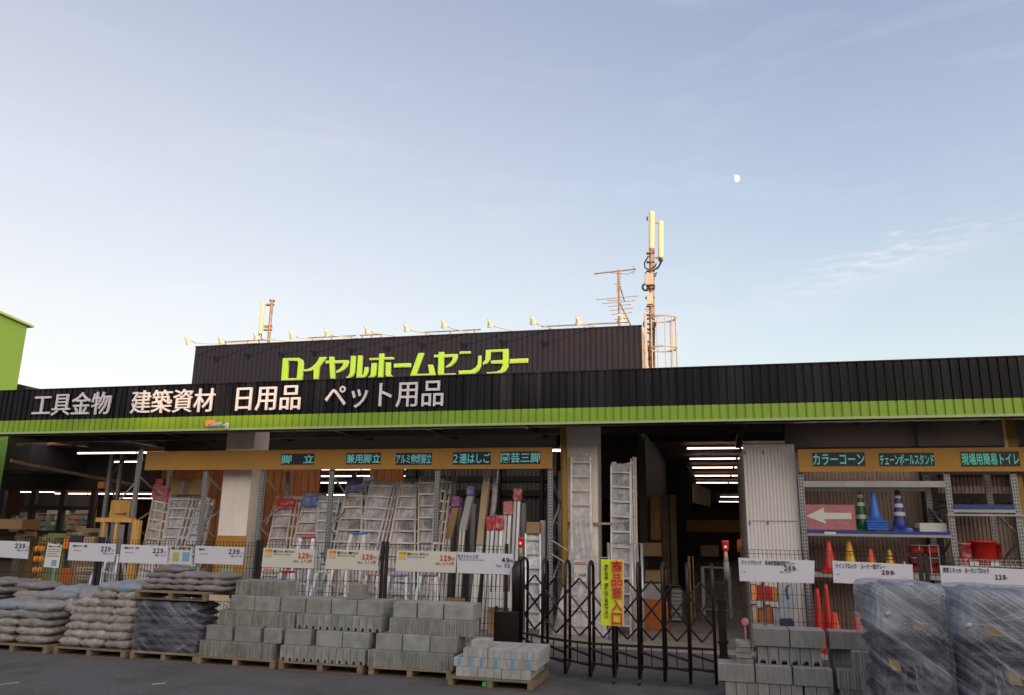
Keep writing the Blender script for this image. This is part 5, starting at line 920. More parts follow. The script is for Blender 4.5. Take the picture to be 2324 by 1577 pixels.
# ================================================================== racks
def upright(x, Y, z1, rk, dp=0.9, z0=0.035):
    for yy in (Y, Y+dp):
        mb = MB(); mb.box(-0.04, 0.04, -0.03, 0.03, 0, z1-z0); o = mb.build('upright', 'steel', rk, world=False); o.location = Vector((x, yy, z0))-rk.location
    mb = MB(); k = 0
    z = 0.3
    while z+0.5 < z1: mb.bar((x, Y+0.03, z+(0 if k % 2 else 0.42)), (x, Y+dp-0.03, z+(0.42 if k % 2 else 0)), 0.025, 0.025, side=(1, 0, 0)); z += 0.45; k += 1
    mb.build('brace', 'steel_p', rk)
YR = 12.72
rk = thing('pallet_rack', 'tall galvanised rack frame behind the long ochre board', 'rack', (-6.4, YR, 0))
for px, py in ((318, 1040), (468, 1078), (597, 1070), (754, 1068), (993, 1090), (1249, 1090)): upright(at(px, py, YR).x, YR, 3.02 if px < 330 else 2.66, rk)
upright(at(254, 1040, YR+1.3).x, YR+1.3, 3.08, rk, 0.3)
xa = at(597, 1100, YR).x; xb = at(775, 1100, YR).x; z = at(690, 1130, 13.5).z; MB().box(xa, xb+0.3, 13.46, 13.52, z-0.03, z+0.03).build('shelf_beam', 'steel_p', rk); z = at(700, 1303, YR).z; MB().box(xa, xb, YR-0.01, YR+0.04, z-0.03, z+0.03).build('shelf_beam', 'steel_p', rk); MB().box(xa, xb, YR+0.5, YR+0.55, z-0.03, z+0.03).build('shelf_beam', 'steel_p', rk)
mb = MB()
for a, b in (((335, 1178), (302, 1030)), ): pass
for a, b in ((at(258, 1150, YR+1), at(312, 1090, YR+1)), (at(605, 1190, YR+.6), at(632, 1128, YR+.8)), (at(462, 1196, YR+.1), at(480, 1150, YR+.7)), (at(748, 1200, YR+.1), at(772, 1150, YR+.7))): MB().bar(a, b, 0.03).build('diagonal_brace', 'steel_p', rk)
# right rack with shelves
YQ = 12.78; r2 = thing('pallet_rack', 'galvanised rack with blue edged shelf holding traffic cones', 'rack', (2.6, YQ, 0))
x1 = at(1817, 1100, YQ).x; x2 = at(2149, 1100, YQ).x; x3 = at(2300, 1100, YQ).x
for x in (x1, x2, x3): upright(x, YQ, 2.6, r2, 1.1)
MB().box(x1+0.04, x2-0.04, YQ-0.03, YQ+0.02, 2.34, 2.43).build('shelf_beam', 'steel_p', r2)
for y in (0, 1.07): MB().box(x2+0.04, x3-0.04, YQ-0.03+y, YQ+0.02+y, 1.98, 2.03).build('shelf_beam', 'steel_p', r2)
MB().box(x2-0.06, x3+0.08, YQ-0.07, YQ-0.04, 1.93, 1.955).build('shelf_beam', 'steel_p', r2); MB().box(x1+0.04, x2-0.04, YQ+1.07, YQ+1.1, 2.34, 2.43).build('shelf_beam', 'steel_p', r2)
ZS = at(1985, 1216, YQ-0.04).z
MB().box(x1+0.04, x2-0.04, YQ-0.05, YQ-0.02, ZS-0.01, ZS+0.025).build('shelf_beam', 'steel_p', r2); MB().box(x1+0.04, x2-0.04, YQ-0.02, YQ+1.05, ZS+0.05, ZS+0.07).build('shelf_deck', 'steel_p', r2)
MB().box(x1+0.04, x2-0.04, YQ-0.052, YQ-0.02, ZS+0.027, ZS+0.072).build('blue_edge', 'blue_rail', r2); MB().box(x2+0.04, x3-0.04, YQ-0.05, YQ-0.02, 2.032, 2.09).box(x2+0.04, x3-0.04, YQ-0.02, YQ+1.0, 2.05, 2.085).build('blue_edge', 'blue_rail', r2)
ZW = at(2230, 1285, YQ).z; mb = MB(); mb.box(x2+0.04, x3-0.04, YQ-0.02, YQ+1.0, ZW, ZW+0.015)
for k in range(14): x = x2+0.06+(x3-x2-0.12)*k/13; mb.box(x-0.003, x+0.003, YQ-0.03, YQ-0.024, ZW-0.0, ZW+0.09)
for z in (0.0, 0.045, 0.09): mb.box(x2+0.04, x3-0.04, YQ-0.036, YQ-0.030, ZW+z-0.003, ZW+z+0.003)
mb.build('wire_shelf', 'galv', r2)
mb = MB()
for a in (2202, 2250): p = at(a, 1290, YQ-0.05); mb.box(p.x, p.x+0.12, YQ-0.045, YQ-0.041, ZW+0.01, ZW+0.07)
p = at(1872, 1207, YQ-.06); mb.box(p.x-0.01, p.x+0.15, YQ-0.058, YQ-0.053, ZS+0.01, ZS+0.05); mb.build('price_card', 'paper', r2)
mb = MB(); mb.box(x1+0.04, x2+0.0, YQ+0.1, YQ+1.05, 1.06, 1.09); ZL = 1.09
mb.box(x1+0.04, x2, YQ-0.03, YQ+0.02, 1.02, 1.09); mb.build('lower_shelf', 'steel_p', r2)

# ================================================================== cones
def cone(px, pyt, pyb, Y, m, label, zbase=None, stripes=None, base=True, rb=None, stack=0, group='traffic cones on the rack', wb=0.19, name='traffic_cone'):
    t_ = at(px, pyt, Y); b_ = at(px, pyb, Y); zb = zbase if zbase is not None else b_.z; h_ = t_.z-zb; r_ = rb or h_*0.19
    t = thing(name, label, 'traffic cone', (t_.x, Y, zb), group)
    prof = [(r_+0.03, 0.03), (r_, 0.05), (r_*0.8, h_*0.25), (r_*0.30, h_*0.93), (r_*0.26, h_), (0, h_)]
    mb = MB(); mb.lathe(prof, (t_.x, Y, zb), 20); mb.build('cone_body', m, t, smooth=True)
    if base:
        mb = MB(); bev(mb, t_.x-wb, t_.x+wb, Y-wb, Y+wb, zb, zb+0.03, 0.008)
        for k in range(stack): bev(mb, t_.x-wb+0.004, t_.x+wb-0.004, Y-wb, Y+wb, zb-0.035*(k+1), zb-0.035*k-0.006, 0.006)
        mb.build('base', m, t)
    def rad(z): return r_*(0.8-(z/h_-0.25)/0.68*0.5)+0.003
    for (f0, f1, sm) in (stripes or []):
        z0, z1 = h_*f0, h_*f1; mb = MB(); mb.lathe([(rad(z0), z0), (rad(z1), z1)], (t_.x, Y, zb), 20); mb.build('stripe', sm, t, smooth=True)
    return t
ZT2 = ZS+0.07
cone(1950, 1113, 1204, YQ+0.35, 'grn', 'dark green cone with white bands behind the blue one', ZT2, [(0.30, 0.40, 'white'), (0.62, 0.70, 'white'), (0.82, 0.9, 'white')], rb=0.11, wb=0.15)
cone(1980, 1115, 1195, YQ+0.22, 'blue', 'plain bright blue cone on a stack of square bases', ZT2+0.12, None, rb=0.11, stack=3, wb=0.155)
cone(2035, 1112, 1200, YQ+0.32, 'dblue', 'dark blue cone with silver bands and black tip', ZT2, [(0.38, 0.47, 'white'), (0.58, 0.67, 'white'), (0.8, 0.86, 'white'), (0.9, 0.99, 'dark')], rb=0.115, wb=0.15)
cone(1879, 1227, 1312, YQ+0.05, 'red', 'tall red cone on the lower shelf beside the partition', 1.09, rb=0.11, wb=0.14)
cone(1925, 1225, 1312, YQ+0.2, 'yel', 'tall yellow cone on the lower shelf', 1.09, [(0.56, 0.58, 'dark'), (0.64, 0.66, 'dark')], rb=0.11, wb=0.13)
cone(1974, 1244, 1312, YQ+0.2, 'orange_p', 'short red cone between the tall yellow and short yellow cones', 1.09, rb=0.10, wb=0.12)
cone(2017, 1247, 1312, YQ+0.2, 'yel', 'short yellow cone with two dark bands', 1.09, [(0.56, 0.6, 'dark'), (0.72, 0.76, 'dark')], rb=0.09, wb=0.12)
cone(2051, 1274, 1312, YQ+0.15, 'yel', 'tiny yellow cone, smallest in the row', 1.09, rb=0.06, wb=0.08)
cone(1853, 1335, 1425, YQ-0.5, 'red', 'red cone standing on the floor left of the rack', 0.035, rb=0.10, wb=0.15)
cone(1873, 1325, 1425, YQ-0.35, 'red', 'red cone on the floor between the fence and the rack upright', 0.035, rb=0.09, wb=0.15)
cone(1893, 1389, 1430, YQ-0.6, 'orange_p', 'low orange cone behind the narrow block stack', 0.035, rb=0.12, wb=0.17)
cone(1945, 1389, 1430, YQ-0.6, 'orange_p', 'low orange cone left of the wrapped pallets', 0.035, rb=0.12, wb=0.17)
# arrow board
p = at(1822, 1199, YQ+0.02); q = at(1939, 1145, YQ+0.02); t = thing('arrow_board', 'pink film wrapped board with a white arrow pointing left', 'board', ((p.x+q.x)/2, YQ, p.z))
mb = MB(); bev(mb, p.x, q.x, YQ+0.03, YQ+0.09, ZT2+0.003, q.z, 0.012); mb.build('board', 'pinkbag', t)
ar = [(1829, 1171), (1870, 1151), (1869, 1163), (1931, 1164), (1932, 1178), (1870, 1178), (1875, 1189), ]
mb = MB(); mb.prism([(at(x, y, YQ+.02).x, at(x, y, YQ+.02).z) for x, y in ar], YQ+0.022, YQ+0.029); mb.build('arrow', 'paper', t)
def boxthing(name, px0, py0, px1, py1, Y, dp, m, label, cat, z0=None, c=0.008, group=None):
    a = at(px0, py1, Y); b = at(px1, py0, Y); z = a.z if z0 is None else z0
    return solo(bev(MB(), a.x, b.x, Y, Y+dp, z, b.z, c), name, m, label, cat, ((a.x+b.x)/2, Y, z), group)
boxthing('carton', 2087, 1187, 2147, 1205, YQ+0.1, 0.3, 'sign_c', 'white carton at the right end of the blue edged shelf', 'box', ZT2)
for i, (x, r) in enumerate(((2060, 20), (2075, 22))):
    q = at(x, 1196, YQ+0.2); mb = MB(); mb.lathe([(0.02, 0), (0.09, 0.0), (0.09, 0.03), (0.05, 0.05), (0.02, 0.06)], (q.x, YQ+0.2, ZT2), 12); solo(mb, 'rope_coil', ('blue', 'dark')[i], ('blue', 'dark')[i]+' flat coil of rope lying beside the silver banded cone', 'coil', (q.x, YQ+.2, ZT2))
# red buckets / tubs
def tub(px0, px1, pyt, pyb, Y, m, label, name='tub', cat='tub', z0=None):
    a = at(px0, pyb, Y); b = at(px1, pyt, Y); r_ = (b.x-a.x)/2; z = a.z if z0 is None else z0; h_ = b.z-z
    mb = MB(); mb.lathe([(0, 0), (r_*0.82, 0), (r_*0.84, 0.01), (r_*0.95, h_*0.9), (r_*1.03, h_*0.9), (r_*1.03, h_), (r_*0.9, h_), (r_*0.8, h_*0.2), (0, h_*0.2)], ((a.x+b.x)/2, Y+r_, z), 22)
    return solo(mb, name, m, label, cat, ((a.x+b.x)/2, Y+r_, z), smooth=True)
tub(2170, 2209, 1232, 1263, YQ+0.1, 'rlabel', 'stack of clear wrapped pink red bowls on the wire shelf', z0=ZW+0.016)
tub(2213, 2268, 1227, 1268, YQ+0.05, 'red', 'large bright red tub on the wire shelf', z0=ZW+0.016)
tub(2256, 2275, 1232, 1266, YQ+0.4, 'red', 'second red tub half hidden behind the large one', z0=ZW+0.016)
for i, (a, b) in enumerate(((2070, 2098), (2104, 2132))):
    for k, (y0, y1, mm) in enumerate(((1238, 1258, 'red'), (1262, 1282, 'dred'), (1284, 1311, 'dred'))):
        boxthing('bucket', a, y0, b, y1, YQ+0.3, 0.25, mm, '%s red bucket from the top in the %s display column' % (ORD[k], ('left', 'right')[i]), 'bucket', None if k < 2 else 1.09, 0.03, 'red buckets on the display stand')
mb = MB()
for px in (2085, 2108, 2128): q = at(px, 1235, YQ+0.2); mb.bar((q.x, YQ+0.22, 1.09), (q.x, YQ+0.22, q.z), 0.012)
for z in (1.10, 1.32, 1.5): mb.bar((at(2068, 1250, YQ+.2).x, YQ+0.26, z), (at(2134, 1250, YQ+.2).x, YQ+0.26, z), 0.010)
q = at(2105, 1300, YQ+0.2); solo(mb, 'display_stand', 'galv', 'thin wire stand holding the red buckets', 'stand', (q.x, YQ+.2, 1.09))
# display behind the 269 sign
YD = 11.9
t = thing('display_shelf', 'display shelf packed with orange and white cartons behind the 269 sign', 'shelf', (at(1733, 1400, YD).x, YD, 0.035))
mb = MB(); a = at(1703, 1400, YD).x; b = at(1772, 1400, YD).x; mb.box(a, a+0.015, YD, YD+0.4, 0.036, 1.22); mb.box(b, b+0.015, YD, YD+0.4, 0.036, 1.22); mb.box((a+b)/2-0.01, (a+b)/2+0.01, YD, YD+0.4, 0.036, 1.22)
for z in (0.12, 0.42, 0.72, 1.02): mb.box(a, b, YD+0.003, YD+0.397, z-0.012, z)
mb.build('frame', 'ink_g', t)
for r_ in range(4):
    for k in range(4):
        xx = a+0.022+k*(b-a-0.04)/4+(0.012 if k > 1 else 0); h_ = random.uniform(0.17, 0.25); mb = MB(); mb.box(xx, xx+(b-a)/4-0.03, YD+0.02, YD+0.3, 0.121+0.3*r_, 0.12+0.3*r_+h_)
        solo(mb, 'carton', ['orange', 'white', 'oboard', 'card_l', 'orange', 'red'][(k*5+r_*3+k//2) % 6], '%s carton from the left, %s shelf up, behind the 269 sign' % (ORD[k], ORD[r_]), 'box', (xx, YD+.1, 0.12+0.3*r_), 'cartons on the display shelf')
# worker poster board
c = [at(x, y, 11.8) for x, y in ((1766, 1425), (1812, 1428), (1812, 1322), (1766, 1320))]
t = thing('poster', 'standing picture board of a worker in a grey jacket, behind the mesh fence', 'poster', tuple((c[0]+c[1])/2)); mb = MB(); mb.quad3(*c, -0.02); mb.build('board', 'card_g', t)
mb = MB(); jk = [(1770, 1402), (1768, 1372), (1772, 1345), (1780, 1334), (1790, 1330), (1800, 1338), (1808, 1360), (1806, 1378), (1798, 1382), (1797, 1402)]
mb.prism([(at(x, y, 11.79).x, at(x, y, 11.79).z) for x, y in jk], 11.787, 11.797); mb.build('jacket_picture', 'cloth', t)
mb = MB(); mb.prism([(at(x, y, 11.79).x, at(x, y, 11.79).z) for x, y in ((1769, 1425), (1769, 1404), (1798, 1404), (1803, 1420), (1803, 1427))], 11.787, 11.797); mb.prism([(at(x, y, 11.785).x, at(x, y, 11.785).z) for x, y in ((1786, 1360), (1781, 1340), (1785, 1329), (1795, 1325), (1787, 1332), (1785, 1345), (1791, 1358))], 11.778, 11.785); mb.build('dark_picture', 'denim', t)

# ================================================================== ladders
def ladder(label, bl_, br_, tl_, tr_, Yb, Yt, n=7, m='alu', nest=0, wrap=True, cap=None, capn=2, name='ladder', group='ladders under the ochre board', dx=0.055, dy=0.05, z0=0.04, rail=0.045):
    """bl_.. are photo pixels of the two rails; Yb and Yt their depths; nest = how many more lean behind"""
    B0, B1, T0, T1 = at(*bl_, Yb), at(*br_, Yb), at(*tl_, Yt), at(*tr_, Yt)
    def down(B, T):
        d = T-B; k = (z0-B.z)/d.z; return B+d*k
    B0, B1 = down(B0, T0), down(B1, T1); B1.y = B0.y
    first = None; n = max(6, round((T0-B0).length/0.235))
    for q in range(nest+1):
        off = Vector((dx*q, dy*q, 0))
        if first is None:
            t = thing(name, label, 'ladder', tuple((B0+B1)/2), group)
            for P, Q in ((B0, T0), (B1, T1)): mb = MB(); mb.bar(P, Q, 0.028, rail*1.2); mb.build('side_rail', m, t)
            for i in range(n):
                mb = MB(); f = (i+0.6)/n; mb.bar(B0.lerp(T0, f)+Vector((0, -0.03, 0)), B1.lerp(T1, f)+Vector((0, -0.03, 0)), 0.026, 0.026); mb.build('rung', m, t)
            if wrap:
                mb = MB(); o = Vector((0, 0.02, 0)); nv = 14; vs = []; nu = 6
                for j in range(nv+1):
                    for i in range(nu+1):
                        P = B0.lerp(T0, 0.06+0.96*j/nv); Q = B1.lerp(T1, 0.06+0.96*j/nv); u = i/nu*1.06-0.03
                        vs.append(P.lerp(Q, u)+o*(0.9+0.5*math.sin(i*2.1+j*1.7)))
                mb.add(vs, [(j*(nu+1)+i, j*(nu+1)+i+1, (j+1)*(nu+1)+i+1, (j+1)*(nu+1)+i) for j in range(nv) for i in range(nu)]); mb.build('plastic_wrap', 'film_l', t, smooth=True)
            if cap:
                f0 = 1-0.085; mb = MB(); P0, P1, Q0, Q1 = B0.lerp(T0, f0), B1.lerp(T1, f0), B0.lerp(T0, 1.035), B1.lerp(T1, 1.035); vs = []
                for (y_) in (-0.05, 0.14+0.05*nest):
                    for P in (P0+Vector((-.03, 0, 0)), P1+Vector((.03+dx*nest*(y_ > 0), 0, 0)), Q1+Vector((.03+dx*nest*(y_ > 0), 0, 0)), Q0+Vector((-.03, 0, 0))): vs.append(P+Vector((0, y_, 0)))
                mb.add(vs, [(0, 1, 2, 3), (7, 6, 5, 4), (0, 4, 5, 1), (1, 5, 6, 2), (2, 6, 7, 3), (3, 7, 4, 0)]); mb.build('label_wrap', cap, t)
            first = t
        else:
            r = thing(name, '%s ladder nested behind the %s' % (ORD[q], label.split(',')[0]), 'ladder', tuple((B0+B1)/2+off), group)
            for k in [o for o in bpy.data.objects if o.parent is first and o.name.split('.')[0] in ('side_rail', 'rung')]:
                c = k.copy(); C.objects.link(c); c.parent = r
    return first
def Q1(x, y): return (332.9+x*.1555, 1068.7+y*.1555)
def Q2(x, y): return (586.9+x*.1555, 1068.7+y*.1555)
def Q3(x, y): return (841+x*.1555, 1068.7+y*.1555)
def Q4(x, y): return (1033.7+x*.1555, 1068.7+y*.1555)
ladder('left ladder with pink top label, in the left bay', Q1(20, 820), Q1(225, 940), Q1(132, 250), Q1(300, 300), 13.0, 13.55, 9, 'alu_w', 1, True, 'pink')
ladder('wide film wrapped ladder with cardboard top, in the left bay', Q1(265, 960), Q1(470, 950), Q1(372, 360), Q1(640, 360), 13.0, 13.5, 9, 'alu', 4)
ladder('narrow white ladder, left of the first column', Q1(600, 1000), Q1(790, 1000), Q1(790, 420), Q1(925, 420), 13.0, 13.5, 8, 'alu', 1)
a = at(*Q1(388, 345), 13.4); b = at(*Q1(660, 345), 13.4); b2 = at(*Q1(735, 120), 13.6); a2 = at(*Q1(388, 108), 13.6)
mb = MB(); mb.add([a+Vector((0, -.07, 0)), b+Vector((0, -.07, 0)), b2+Vector((-.03, -.1, 0)), a2+Vector((0, -.1, 0)), a+Vector((0, .3, 0)), b+Vector((.15, .3, 0)), b2+Vector((.12, .3, 0)), a2+Vector((0, .3, 0))], [(0, 1, 2, 3), (7, 6, 5, 4), (0, 4, 5, 1), (1, 5, 6, 2), (2, 6, 7, 3), (3, 7, 4, 0)])
t = thing('carton', 'cardboard carton with a dark picture over the tops of the wide ladders', 'box', tuple(a)); mb.build('carton_body', 'card', t)
mb = MB(); p = at(*Q1(485, 340), 13.25); q = at(*Q1(600, 150), 13.35); mb.box(p.x, q.x, 13.24, 13.25, p.z, q.z); mb.build('picture', 'ink_g', t)
ladder('low ladder with red top cap, right of the first column', Q2(140, 1100), Q2(400, 1100), Q2(283, 420), Q2(500, 410), 13.0, 13.5, 8, 'alu_w', 3, True, 'rlabel')
ladder('ladder with blue top cap, second in the middle bay', Q2(490, 1110), Q2(790, 950), Q2(690, 380), Q2(865, 380), 12.95, 13.5, 8, 'alu_w', 1, True, 'lblue')
ladder('film topped ladder behind the rack upright, middle bay', Q2(860, 950), Q2(1060, 850), Q2(882, 390), Q2(1185, 390), 13.0, 13.5, 7, 'alu', 3)
ladder('tall ladder with blue top cap, right of the lit gap', Q2(1100, 1110), Q2(1450, 880), Q2(1325, 150), Q2(1510, 140), 12.95, 13.6, 10, 'alu_w', 2, True, 'lblue')
ladder('wide tall ladder with a small white tag', (812, 1240), Q3(95, 1020), (842, 1092), Q3(322, 165), 13.0, 13.6, 10, 'alu', 5, True, None, dx=0.05)
ladder('tall straight ladder in crinkled film, beside the wood wall gap', Q3(250, 1180), Q3(640, 1150), Q3(455, 150), Q3(665, 150), 12.95, 13.6, 10, 'alu_w', 1)
ladder('tall ladder just left of the slotted upright', Q3(700, 1020), Q3(905, 1020), Q3(710, 110), Q3(950, 110), 13.0, 13.55, 10, 'alu_w', 1)
ladder('side-on bundle ladder right of the slotted upright', Q3(985, 620), Q3(1055, 620), Q3(1058, 90), Q3(1125, 110), 13.1, 13.6, 10, 'alu_w', 1, False)
ladder('short ladder with cardboard top behind the gate end', Q4(1030, 1570), Q4(1240, 1570), Q4(1025, 920), Q4(1235, 920), 12.6, 12.8, 7, 'alu', 0, True)
boxthing('carton', *Q4(1028, 745), *Q4(1225, 912), 12.74, 0.25, 'card', 'cardboard carton over the top of the short ladder by the gate', 'box')
boxthing('carton', *Q4(1226, 720), *Q4(1300, 1500), 12.85, 0.08, 'card_g', 'tall film wrapped grey panel beside the short ladder', 'panel')
ladder('tall film wrapped ladder leaning on the bare column', (1297, 1300), (1342, 1300), (1297, 1037), (1340, 1037), 12.86, 13.02, 14, 'alu_w', 0, True, None, rail=0.05)
mb = MB(); vs = []; nu, nv = 14, 20                                # loose film flaring out at its foot
for j in range(nv+1):
    f = j/nv; y = 1445-(1445-1180)*f; Lx = 1252+(1297-1252)*min(1, f*1.25); Rx = 1380-(1380-1345)*min(1, f*1.2)
    for i in range(nu+1):
        x = Lx+(Rx-Lx)*i/nu; vs.append(at(x, y, 12.80+0.02*math.sin(i*1.9+j*0.7)+0.02*math.sin(i*0.8-j)))
mb.add(vs, [(j*(nu+1)+i, j*(nu+1)+i+1, (j+1)*(nu+1)+i+1, (j+1)*(nu+1)+i) for j in range(nv) for i in range(nu)])
solo(mb, 'plastic_sheet', 'film_l', 'loose clear plastic flaring over the foot of the column ladder', 'plastic sheet', tuple(at(1316, 1445, 12.8)), smooth=True)
c = [at(x, y, 12.7) for x, y in ((1303, 1318), (1331, 1320), (1331, 1273), (1302, 1271))]; t = thing('price_card', 'white price card with a red header on the column ladder', 'price card', tuple(c[0]))
mb = MB(); mb.quad3(*c, -0.004); mb.build('card', 'paper', t); mb = MB(); p = at(1304, 1280, 12.69); q = at(1329, 1276, 12.69); mb.box(p.x, q.x, 12.688, 12.694, p.z, q.z); mb.build('header', 'ink_r', t)
p = at(1304, 1310, 12.69); q = at(1329, 1301, 12.69); lettering('lettering', '7,980円', p.x, q.x, p.z, q.z, 12.688, 'ink', t, 0.01, 0.003)
ladder('extension ladder right of the bare column', (1388, 1440), (1431, 1440), (1387, 1058), (1430.5, 1060), 13.0, 13.15, 11, 'alu', 0, True, None, rail=0.05)
ladder('taller ladder standing behind the extension ladder', (1392, 1440), (1443, 1440), (1391, 1048), (1437, 1037), 13.25, 13.4, 16, 'alu_w', 1, False, None, dx=0.03)
mb = MB(); q = at(1447, 1440, 13.1); 
for k, px in enumerate((1436, 1441, 1446)): a = at(px, 1240, 13.1+0.05*k); mb.bar((a.x, 13.1+0.05*k, 0.04), (a.x-0.01, 13.15+0.05*k, at(px, 1040+8*k, 13.1).z), 0.02, 0.03)
solo(mb, 'ladder_rail', 'alu_w', 'loose bright ladder rails beside the extension ladder', 'rails', (q.x, 13.1, 0.04))
# pipe barrier
mb = MB(); Yp = 12.4; zt = at(1420, 1233, Yp).z; xs = [at(x, 1300, Yp).x for x in (1384, 1434, 1457)]
mb.tube([(xs[0]-0.02, Yp, 0.04), (xs[0]-0.02, Yp, zt), (xs[2], Yp, zt), (xs[2], Yp, 0.04)], 0.024, 8); mb.tube([(xs[1], Yp, 0.04), (xs[1], Yp, zt)], 0.022, 8); mb.tube([(xs[1]+0.06, Yp+0.3, 0.04), (xs[1]+0.06, Yp+0.3, zt-0.03)], 0.02, 8)
solo(mb, 'pipe_barrier', 'galv', 'galvanised pipe frame in front of the extension ladders', 'pipe frame', (xs[1], Yp, 0.04), smooth=True)
mb = MB(); mb.box(at(1262, 1187, 13.05).x, at(1390, 1189, 13.05).x, 13.03, 13.06, at(1320, 1190, 13.05).z, at(1320, 1185, 13.05).z); solo(mb, 'column_band', 'rust', 'thin brown strap round the bare column', 'strap', tuple(at(1320, 1187, 13.05)))
for k, pts in enumerate((((1250, 1225), (1290, 1250), (1330, 1262), (1384, 1266)), ((1250, 1256), (1280, 1275), (1330, 1280), (1384, 1278)))):
    mb = MB(); mb.tube([at(x, y, 12.55) for x, y in pts], 0.008, 6); solo(mb, 'chain', 'galv', ('upper', 'lower')[k]+' thin chain slung from the rack upright to the pipe frame', 'chain', tuple(at(*pts[0], 12.55)))
# tall cartons and wrapped poles in the right bay
for i, (x0, y0, x1, y1, Y, m, lab, nm) in enumerate((
    (1010, 750, 1105, 1170, 13.0, 'card', 'short brown pole carton with purple top', 'pole_carton'), (1115, 530, 1230, 990, 13.05, 'card', 'taller brown pole carton with purple top', 'pole_carton'),
    (1335, 360, 1440, 860, 13.05, 'card_g', 'grey pole carton with lilac top', 'pole_carton'))):
    a = at(*Q3(x0, y1), Y); b = at(*Q3(x1, y0), Y); cap = 'purple' if i < 2 else 'pinkw'
    t = thing(nm, lab, 'carton', (a.x, Y, 0.04)); mb = MB(); sl = 0.06; zb = 0.04 if i == 0 else a.z
    mb.add([(a.x-sl, Y, zb), (a.x-sl+(b.x-a.x), Y, zb), (b.x, Y+0.2, b.z), (a.x, Y+0.2, b.z), (a.x-sl, Y+0.1, zb), (a.x-sl+(b.x-a.x), Y+0.1, zb), (b.x, Y+0.3, b.z), (a.x, Y+0.3, b.z)], [(0, 1, 2, 3), (7, 6, 5, 4), (0, 4, 5, 1), (1, 5, 6, 2), (2, 6, 7, 3), (3, 7, 4, 0)])
    mb.build('carton_body', m, t); hc = 0.20 if i < 2 else 0.17
    mb = MB(); bev(mb, a.x-0.012, b.x+0.012, Y+0.17, Y+0.34, b.z, b.z+hc, 0.03); mb.build('wrapped_top', 'purple' if i < 2 else 'lblue', t)
    if i:
        w3 = (b.x-a.x)/4
        for k in (0, 1): mb = MB(); mb.bar((a.x-sl*1.6+w3*(1+2*k), Y-0.05, 0.04), (a.x-sl+w3*(1+2*k), Y+0.03, zb), w3*1.3, 0.04); mb.build('pole', 'white', t)
a = at(*Q4(300, 1070), 13.0); b = at(*Q4(385, 205), 13.3); b1 = at(*Q4(482, 205), 13.3); a1 = at(*Q4(390, 1070), 13.0)
t = thing('pole_carton', 'tall leaning beige pole carton with white pole ends above it', 'carton', (a.x, 13.0, 0.04)); mb = MB(); mb.add([a, a1, b1, b, a+Vector((0, .1, 0)), a1+Vector((0, .1, 0)), b1+Vector((0, .1, 0)), b+Vector((0, .1, 0))], [(0, 1, 2, 3), (7, 6, 5, 4), (0, 4, 5, 1), (1, 5, 6, 2), (2, 6, 7, 3), (3, 7, 4, 0)]); mb.build('carton_body', 'card_l', t)
for k in (0.22, 0.75):
    P = a.lerp(a1, k); Q = b.lerp(b1, k); d = (Q-P); T = Q+d*0.28; Bm = P-d*((P.z-0.04)/d.z)
    mb = MB(); mb.bar(Q+Vector((0, .05, 0)), T+Vector((0, .05, 0)), 0.05, 0.04); mb.bar(Bm+Vector((0, .05, 0)), P+Vector((0, .05, 0)), 0.05, 0.04); mb.build('pole', 'white', t)
mb = MB(); P = a1+Vector((0.06, .15, 0)); Q = b1+Vector((0.09, .15, 0.3)); mb.tube([P, P.lerp(Q, .5)+Vector((.03, 0, 0)), Q], 0.05, 8); solo(mb, 'wrapped_pole', 'film_l', 'crumpled film wrapped poles leaning beside the beige carton', 'poles', tuple(P), smooth=True)
for i, (x0, x1, yc0, yc1) in enumerate(((445, 560, 660, 870), (568, 690, 640, 870), (692, 815, 440, 650), (838, 945, 250, 445))):
    Y = 13.0+0.04*i; a = at(*Q4(x0, yc1), Y); b = at(*Q4(x1, yc0), Y); t = thing('wrapped_poles', '%s bundle of white poles with a red printed top, from the left' % ORD[i], 'poles', (a.x, Y, 0.04), 'white pole bundles with red tops'); w3 = (b.x-a.x)
    for k in (0.22, 0.76): mb = MB(); mb.bar((a.x+w3*k-0.03, Y-0.1, 0.04), (a.x+w3*k, Y+0.05, a.z+0.01), w3*0.36, 0.04); mb.build('pole', 'white' if k < .5 else 'alu', t)
    mb = MB(); bev(mb, a.x-0.01, b.x+0.01, Y+0.0, Y+0.12, a.z, b.z, 0.025); mb.build('printed_top', 'rlabel' if i != 2 else 'pink', t)
    mb = MB(); mb.bar((a.x+w3*.5-0.02, Y-0.0, 0.04), (a.x+w3*.5, Y+0.09, a.z), w3*0.9, 0.01); mb.build('plastic_wrap', 'film_l', t)
boxthing('pole_carton', *Q4(948, 470), *Q4(1020, 1300), 13.15, 0.1, 'ink_g', 'dark grey upright carton right of the red topped pole bundles', 'carton', 0.04)
boxthing('pole_carton', *Q3(1440, 480), *Q3(1530, 1170), 13.25, 0.1, 'ink_g', 'dark grey upright carton between the lilac top and beige cartons', 'carton', 0.04)
boxthing('pole_carton', *Q3(1245, 520), *Q3(1325, 1170), 13.3, 0.1, 'ink_g', 'dark grey upright carton right of the taller purple top carton', 'carton', 0.04)
boxthing('carton', 1119-12, 1346, 1178-20, 1378, 11.9, 0.3, 'white', 'white box under the white pole bundles', 'box')
boxthing('carton', 1104, 1362, 1140, 1460, 12.3, 0.3, 'card', 'brown carton standing low behind the brick pallet', 'box', 0.04)
boxthing('carton', 1001, 1360, 1042, 1420, 12.3, 0.3, 'card', 'brown carton low behind the third block stack', 'box', 0.04)

